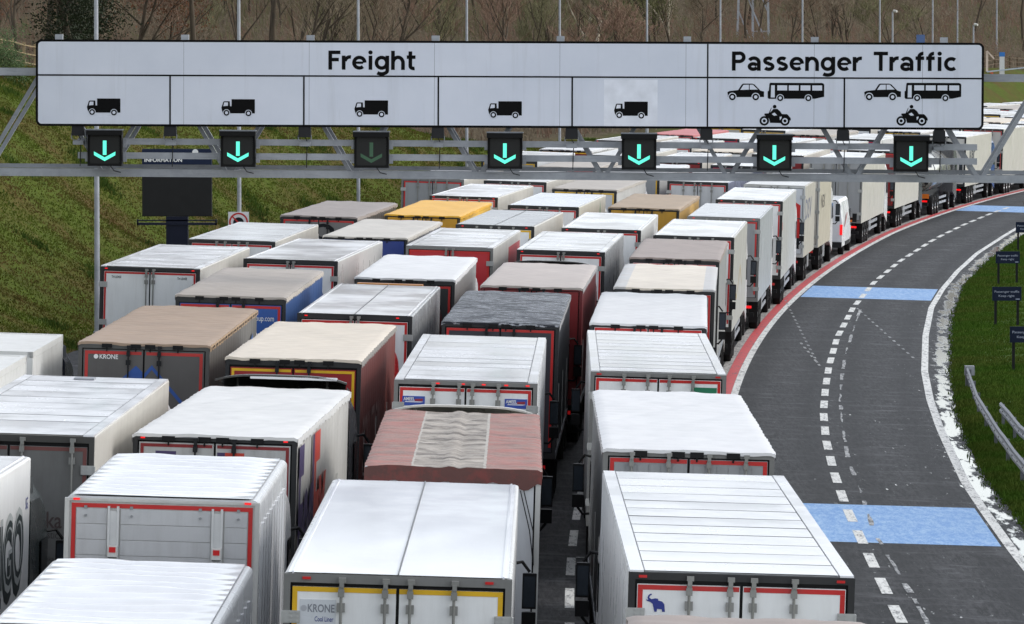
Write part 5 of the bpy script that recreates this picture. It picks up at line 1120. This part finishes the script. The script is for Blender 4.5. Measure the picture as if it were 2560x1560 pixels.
KINDS = [('bare brown tree in the wood behind the bank', TWIG, None, None), ('bare tree with reddish twigs in the wood behind the bank', TWIGR, None, None), ('olive-green leafy tree in the wood behind the bank', TWIGG, OLIVE, LEAFO), ('bare tree with greenish twigs in the wood behind the bank', TWIGG, None, None)]
tries = 0
while nt_ < 185 and tries < 8000:
    tries += 1; y = rnd.uniform(235, 640); x = rnd.uniform(-.135, .115) * y
    s = (left_x(y) - x) * math.cos(head(y)); 
    if s < lerp(HB, y) / .6 + 4: continue
    if any((x - a) ** 2 + (y - b_) ** 2 < (3.2 if y < 350 else 4.2) ** 2 for a, b_ in placed): continue
    placed.append((x, y)); nt_ += 1; k = rnd.choices([0, 1, 2, 3], [5, 3, 1.4, 2.5])[0]; lb, cm, lf, lm_ = KINDS[k]
    px_ = 1280 + 12916 * x / y; ip = sum(1 for p_ in POLES if p_[0] < px_)
    lb = lb.replace('in the wood behind the bank', 'in the wood left of the first lamp post' if ip == 0 else ('in the wood right of the last lamp post' if ip == 12 else 'in the wood between the %s and %s lamp posts' % (ORD[ip - 1], ORD[ip])))
    tree(x, y, rnd.choice([0, 0, 1, 2, 3, 4]), rnd.uniform(.75, 1.25), BARK, cm, lb, lf, lm_, rnd.uniform(0, 6))
# undergrowth: a mass of stems and brambles along the wood's edge and floor
def undergrowth(n, seed, mat, ymin, ymax, smin, smax, hmin, hmax, nm, lb):
    rnd = random.Random(seed); b = MB(); c = 0; t_ = 0
    while c < n and t_ < n * 20:
        t_ += 1; y = rnd.uniform(ymin, ymax); x = rnd.uniform(-.135, .115) * y; s = (left_x(y) - x) * math.cos(head(y)) - lerp(HB, y) / .6
        if s < smin or s > smax: continue
        c += 1; z = ground_z(x, y); h = rnd.uniform(hmin, hmax)
        for k in range(9):
            a = rnd.uniform(0, 6.283); l = rnd.uniform(.2, .8) * h; p = Vector((x + rnd.gauss(0, .3), y + rnd.gauss(0, .3), z)); q = p + Vector((math.cos(a) * l * .5, math.sin(a) * l * .5, h * rnd.uniform(.5, 1))); w_ = .018 + y * .00004
            b.poly([p + Vector((-w_, 0, 0)), p + Vector((w_, 0, 0)), q]); 
            for j in range(3):
                t = rnd.uniform(.3, .9); m = p.lerp(q, t); e = m + Vector((rnd.uniform(-.5, .5), rnd.uniform(-.5, .5), rnd.uniform(.1, .6))); b.poly([m + Vector((-w_ * .7, 0, -w_)), m + Vector((w_ * .7, 0, w_)), e])
    return tag(obj(nm, b, mat), lb, 'undergrowth', kind='stuff')
undergrowth(2600, 1, TWIG, 205, 640, 2.5, 70, 1.2, 3.2, 'undergrowth', 'brown brambles and thin stems under the trees')
undergrowth(1500, 2, TWIGR, 230, 640, 4, 80, 1.5, 4.0, 'undergrowth', 'reddish scrub filling the wood behind the bank')
undergrowth(900, 3, TWIGG, 230, 640, 6, 80, 1.5, 3.5, 'undergrowth', 'greenish scrub filling the wood behind the bank')
# green bush at the left edge and bare twigs over the bend
bx, by = pxd(8, 214), 214; r = empty('evergreen_bush', None, (bx, by, ground_z(bx, by))); tag(r, 'rounded green bush at the left edge before the pale fence', 'bush')
obj('foliage', leaf_cloud([Vector((random.gauss(0, .5), random.gauss(0, .5), abs(random.gauss(.7, .5)))) for _ in range(60)], 6000, .045, 9, .2), leafm((70, 92, 44), (46, 64, 30)), r); obj('stem', MB().tube([(0, 0, -.1), (.05, 0, .9)], [.05, .02], 6), BARK, r)
bx, by = 22.9, 226.0; r = empty('bare_shrub', None, (bx, by, ground_z(bx, by))); tag(r, 'leafless shrub at the right edge, its twigs over the bend', 'shrub'); pt = grow(33, 5.6, .7, .4, 500); obj('stem', pt[0], BARK, r); obj('crown', pt[1], BARK, r)
# small things on the far bank, top right
def far_post(px, d, h, label, cat, nm, extra):
    x = pxd(px, d); r = empty(nm, None, (x, d, ground_z(x, d) - .1)); tag(r, label, cat); obj('post', MB().tube([(0, 0, 0), (0, 0, h)], [.10, .07], 8), POLE, r); extra(r, h); return r
CAMW = flat((206, 204, 196), .4)
def camhead(r, h): obj('camera_head', MB().tube([(.1, -.1, h + .05), (.35, -.35, h + .02)], [.14, .10], 10), CAMW, r); obj('camera_arm', MB().tube([(0, 0, h - .1), (.2, -.1, h + .05)], .03, 6), POLE, r)
far_post(2230, 452, 5.2, 'camera post with a white camera head, left of the blue sign', 'camera post', 'camera_post', camhead)
far_post(2432, 470, 4.6, 'camera post with a white hooded camera near the far fence', 'camera post', 'camera_post', camhead)
x = pxd(2300, 468); r = empty('direction_sign', None, (x, 468, ground_z(x, 468))); tag(r, 'small blue sign on two posts on the far bank', 'sign')
obj('panel', MB().box(-.38, .38, -.03, .0, 2.0, 3.4), flat((84, 112, 164), .5), r)
for s in (-1, 1): obj('post', MB().tube([(s * .22, .06, -.2), (s * .22, .06, 3.3)], .04, 6), POLE, r)
x = pxd(2500, 476); r = empty('barrier_gate', None, (x, 476, ground_z(x, 476))); tag(r, 'white and blue barrier gate by the far fence, top right', 'gate')
obj('gate_post', MB().box(-1.35, -1.15, -.1, .1, 0, 2.4), flat((226, 206, 190), .5), r); obj('gate_cabinet', MB().box(-.1, .35, -.2, .2, 0, 1.9), flat((216, 216, 216), .5), r); obj('cabinet_cap', MB().box(-.12, .37, -.22, .22, 1.9, 2.3), flat((40, 120, 200), .5), r)
obj('boom', MB().bar((-1.3, -.2, .5), (2.8, -.2, .95), .12, .1), flat((190, 200, 212), .5), r); obj('boom_arm', MB().bar((-1.25, -.15, 2.4), (-.6, -.15, 1.7), .12, .1), flat((226, 206, 190), .5), r); obj('warning_lamp', MB().box(-1.0, -.7, -.3, -.1, .1, .45), flat((220, 100, 60), .5), r)
# pylon foot in the wood
x, d = pxd(1882, 520), 520; z = ground_z(x, d); r = empty('lattice_pylon', None, (x, d, z)); tag(r, 'pale lattice pylon legs among the trees, top right of centre', 'pylon')
for a, b_ in (((-1.6, 0, 0), (-1.0, 0, 22)), ((.0, .8, 0), (.0, .6, 22)), ((1.6, 0, 0), (1.0, 0, 22))): obj('leg', MB().bar(a, b_, .22), galv(176), r)
for k in range(5):
    z0 = k * 3.6; obj('brace', MB().bar((-1.5 + .1 * k, 0, z0 + 3.6), (0, .7, z0), .14), galv(176), r); obj('brace', MB().bar((0, .7, z0 + 3.6), (1.5 - .1 * k, 0, z0), .14), galv(176), r); obj('cross_bar', MB().bar((0, .7, z0 + 1.5), (1.5 - .1 * k, 0, z0 + 1.5), .12), galv(176), r)

# ------------------------------------------------------------------ grass blades on bank and verge
def grassm(c1, c2, c3):
    m = N('grass_blades'); tc = m.n('ShaderNodeTexCoord').outputs['Object']; f = m.noise(tc, .25, 5, .65); g = m.noise(tc, 1.7, 4, .7)
    a = m.mix(m.ramp(f, [(.42, 0.0), (.62, 1.0)]), srgb(*c1), srgb(*c2)); return m.set(m.mix(m.ramp(g, [(.45, 0.0), (.75, 1.0)]), a, srgb(*c3)), .9, None, .1)
def blades(n, seed, pick, h0, h1, mat, nm, lb):
    rnd = random.Random(seed); b = MB()
    for _ in range(n):
        x, y = pick(rnd); z = ground_z(x, y); big = rnd.random() < .06
        for k in range(4 if big else 2):
            a = rnd.uniform(0, 6.283); h = rnd.uniform(h0, h1) * (1.8 if big else 1); l = h * rnd.uniform(.2, .9); dx, dy = math.cos(a) * l, math.sin(a) * l; w_ = rnd.uniform(.008, .02) * (1 + y / 250); px_ = x + rnd.gauss(0, .12); py_ = y + rnd.gauss(0, .12)
            b.v += [(px_ - w_, py_, z - .02), (px_ + w_, py_, z - .02), (px_ + dx, py_ + dy, z + h)]; q = len(b.v); b.f.append((q - 3, q - 2, q - 1))
    return tag(obj(nm, b, mat), lb, 'grass', kind='stuff')
def pick_bank(rnd):
    while True:
        y = rnd.uniform(125, 330); s = rnd.uniform(.1, 16); x = left_x(y) - s
        if x > -.135 * y and s < lerp(HB, y) / .6 + 2: return x, y
BG = grassm((88, 102, 36), (102, 84, 50), (72, 80, 32))
blades(140000, 21, pick_bank, .02, .07, BG, 'grass', 'rough grass covering the bank')
_r = random.Random(77); CL = [pick_bank(_r) for _ in range(150)]
def pick_clump(rnd):
    c_ = rnd.choice(CL); return c_[0] + rnd.gauss(0, .28), c_[1] + rnd.gauss(0, .5)
blades(16000, 23, pick_clump, .06, .17, grassm((70, 90, 36), (62, 78, 34), (52, 66, 28)), 'weeds', 'dark green weed clumps dotted over the bank')
def pick_verge(rnd):
    while True:
        y = rnd.uniform(104, 262) if rnd.random() < .7 else rnd.uniform(104, 165); x = lerp(GRASS_R, y) + abs(rnd.gauss(0, 2.0)) * (1 if rnd.random() < .8 else .15)
        if x < .14 * y: return x, y
blades(70000, 22, pick_verge, .03, .09, grassm((66, 94, 28), (80, 90, 36), (52, 72, 24)), 'grass', 'green grass of the verge inside the bend')
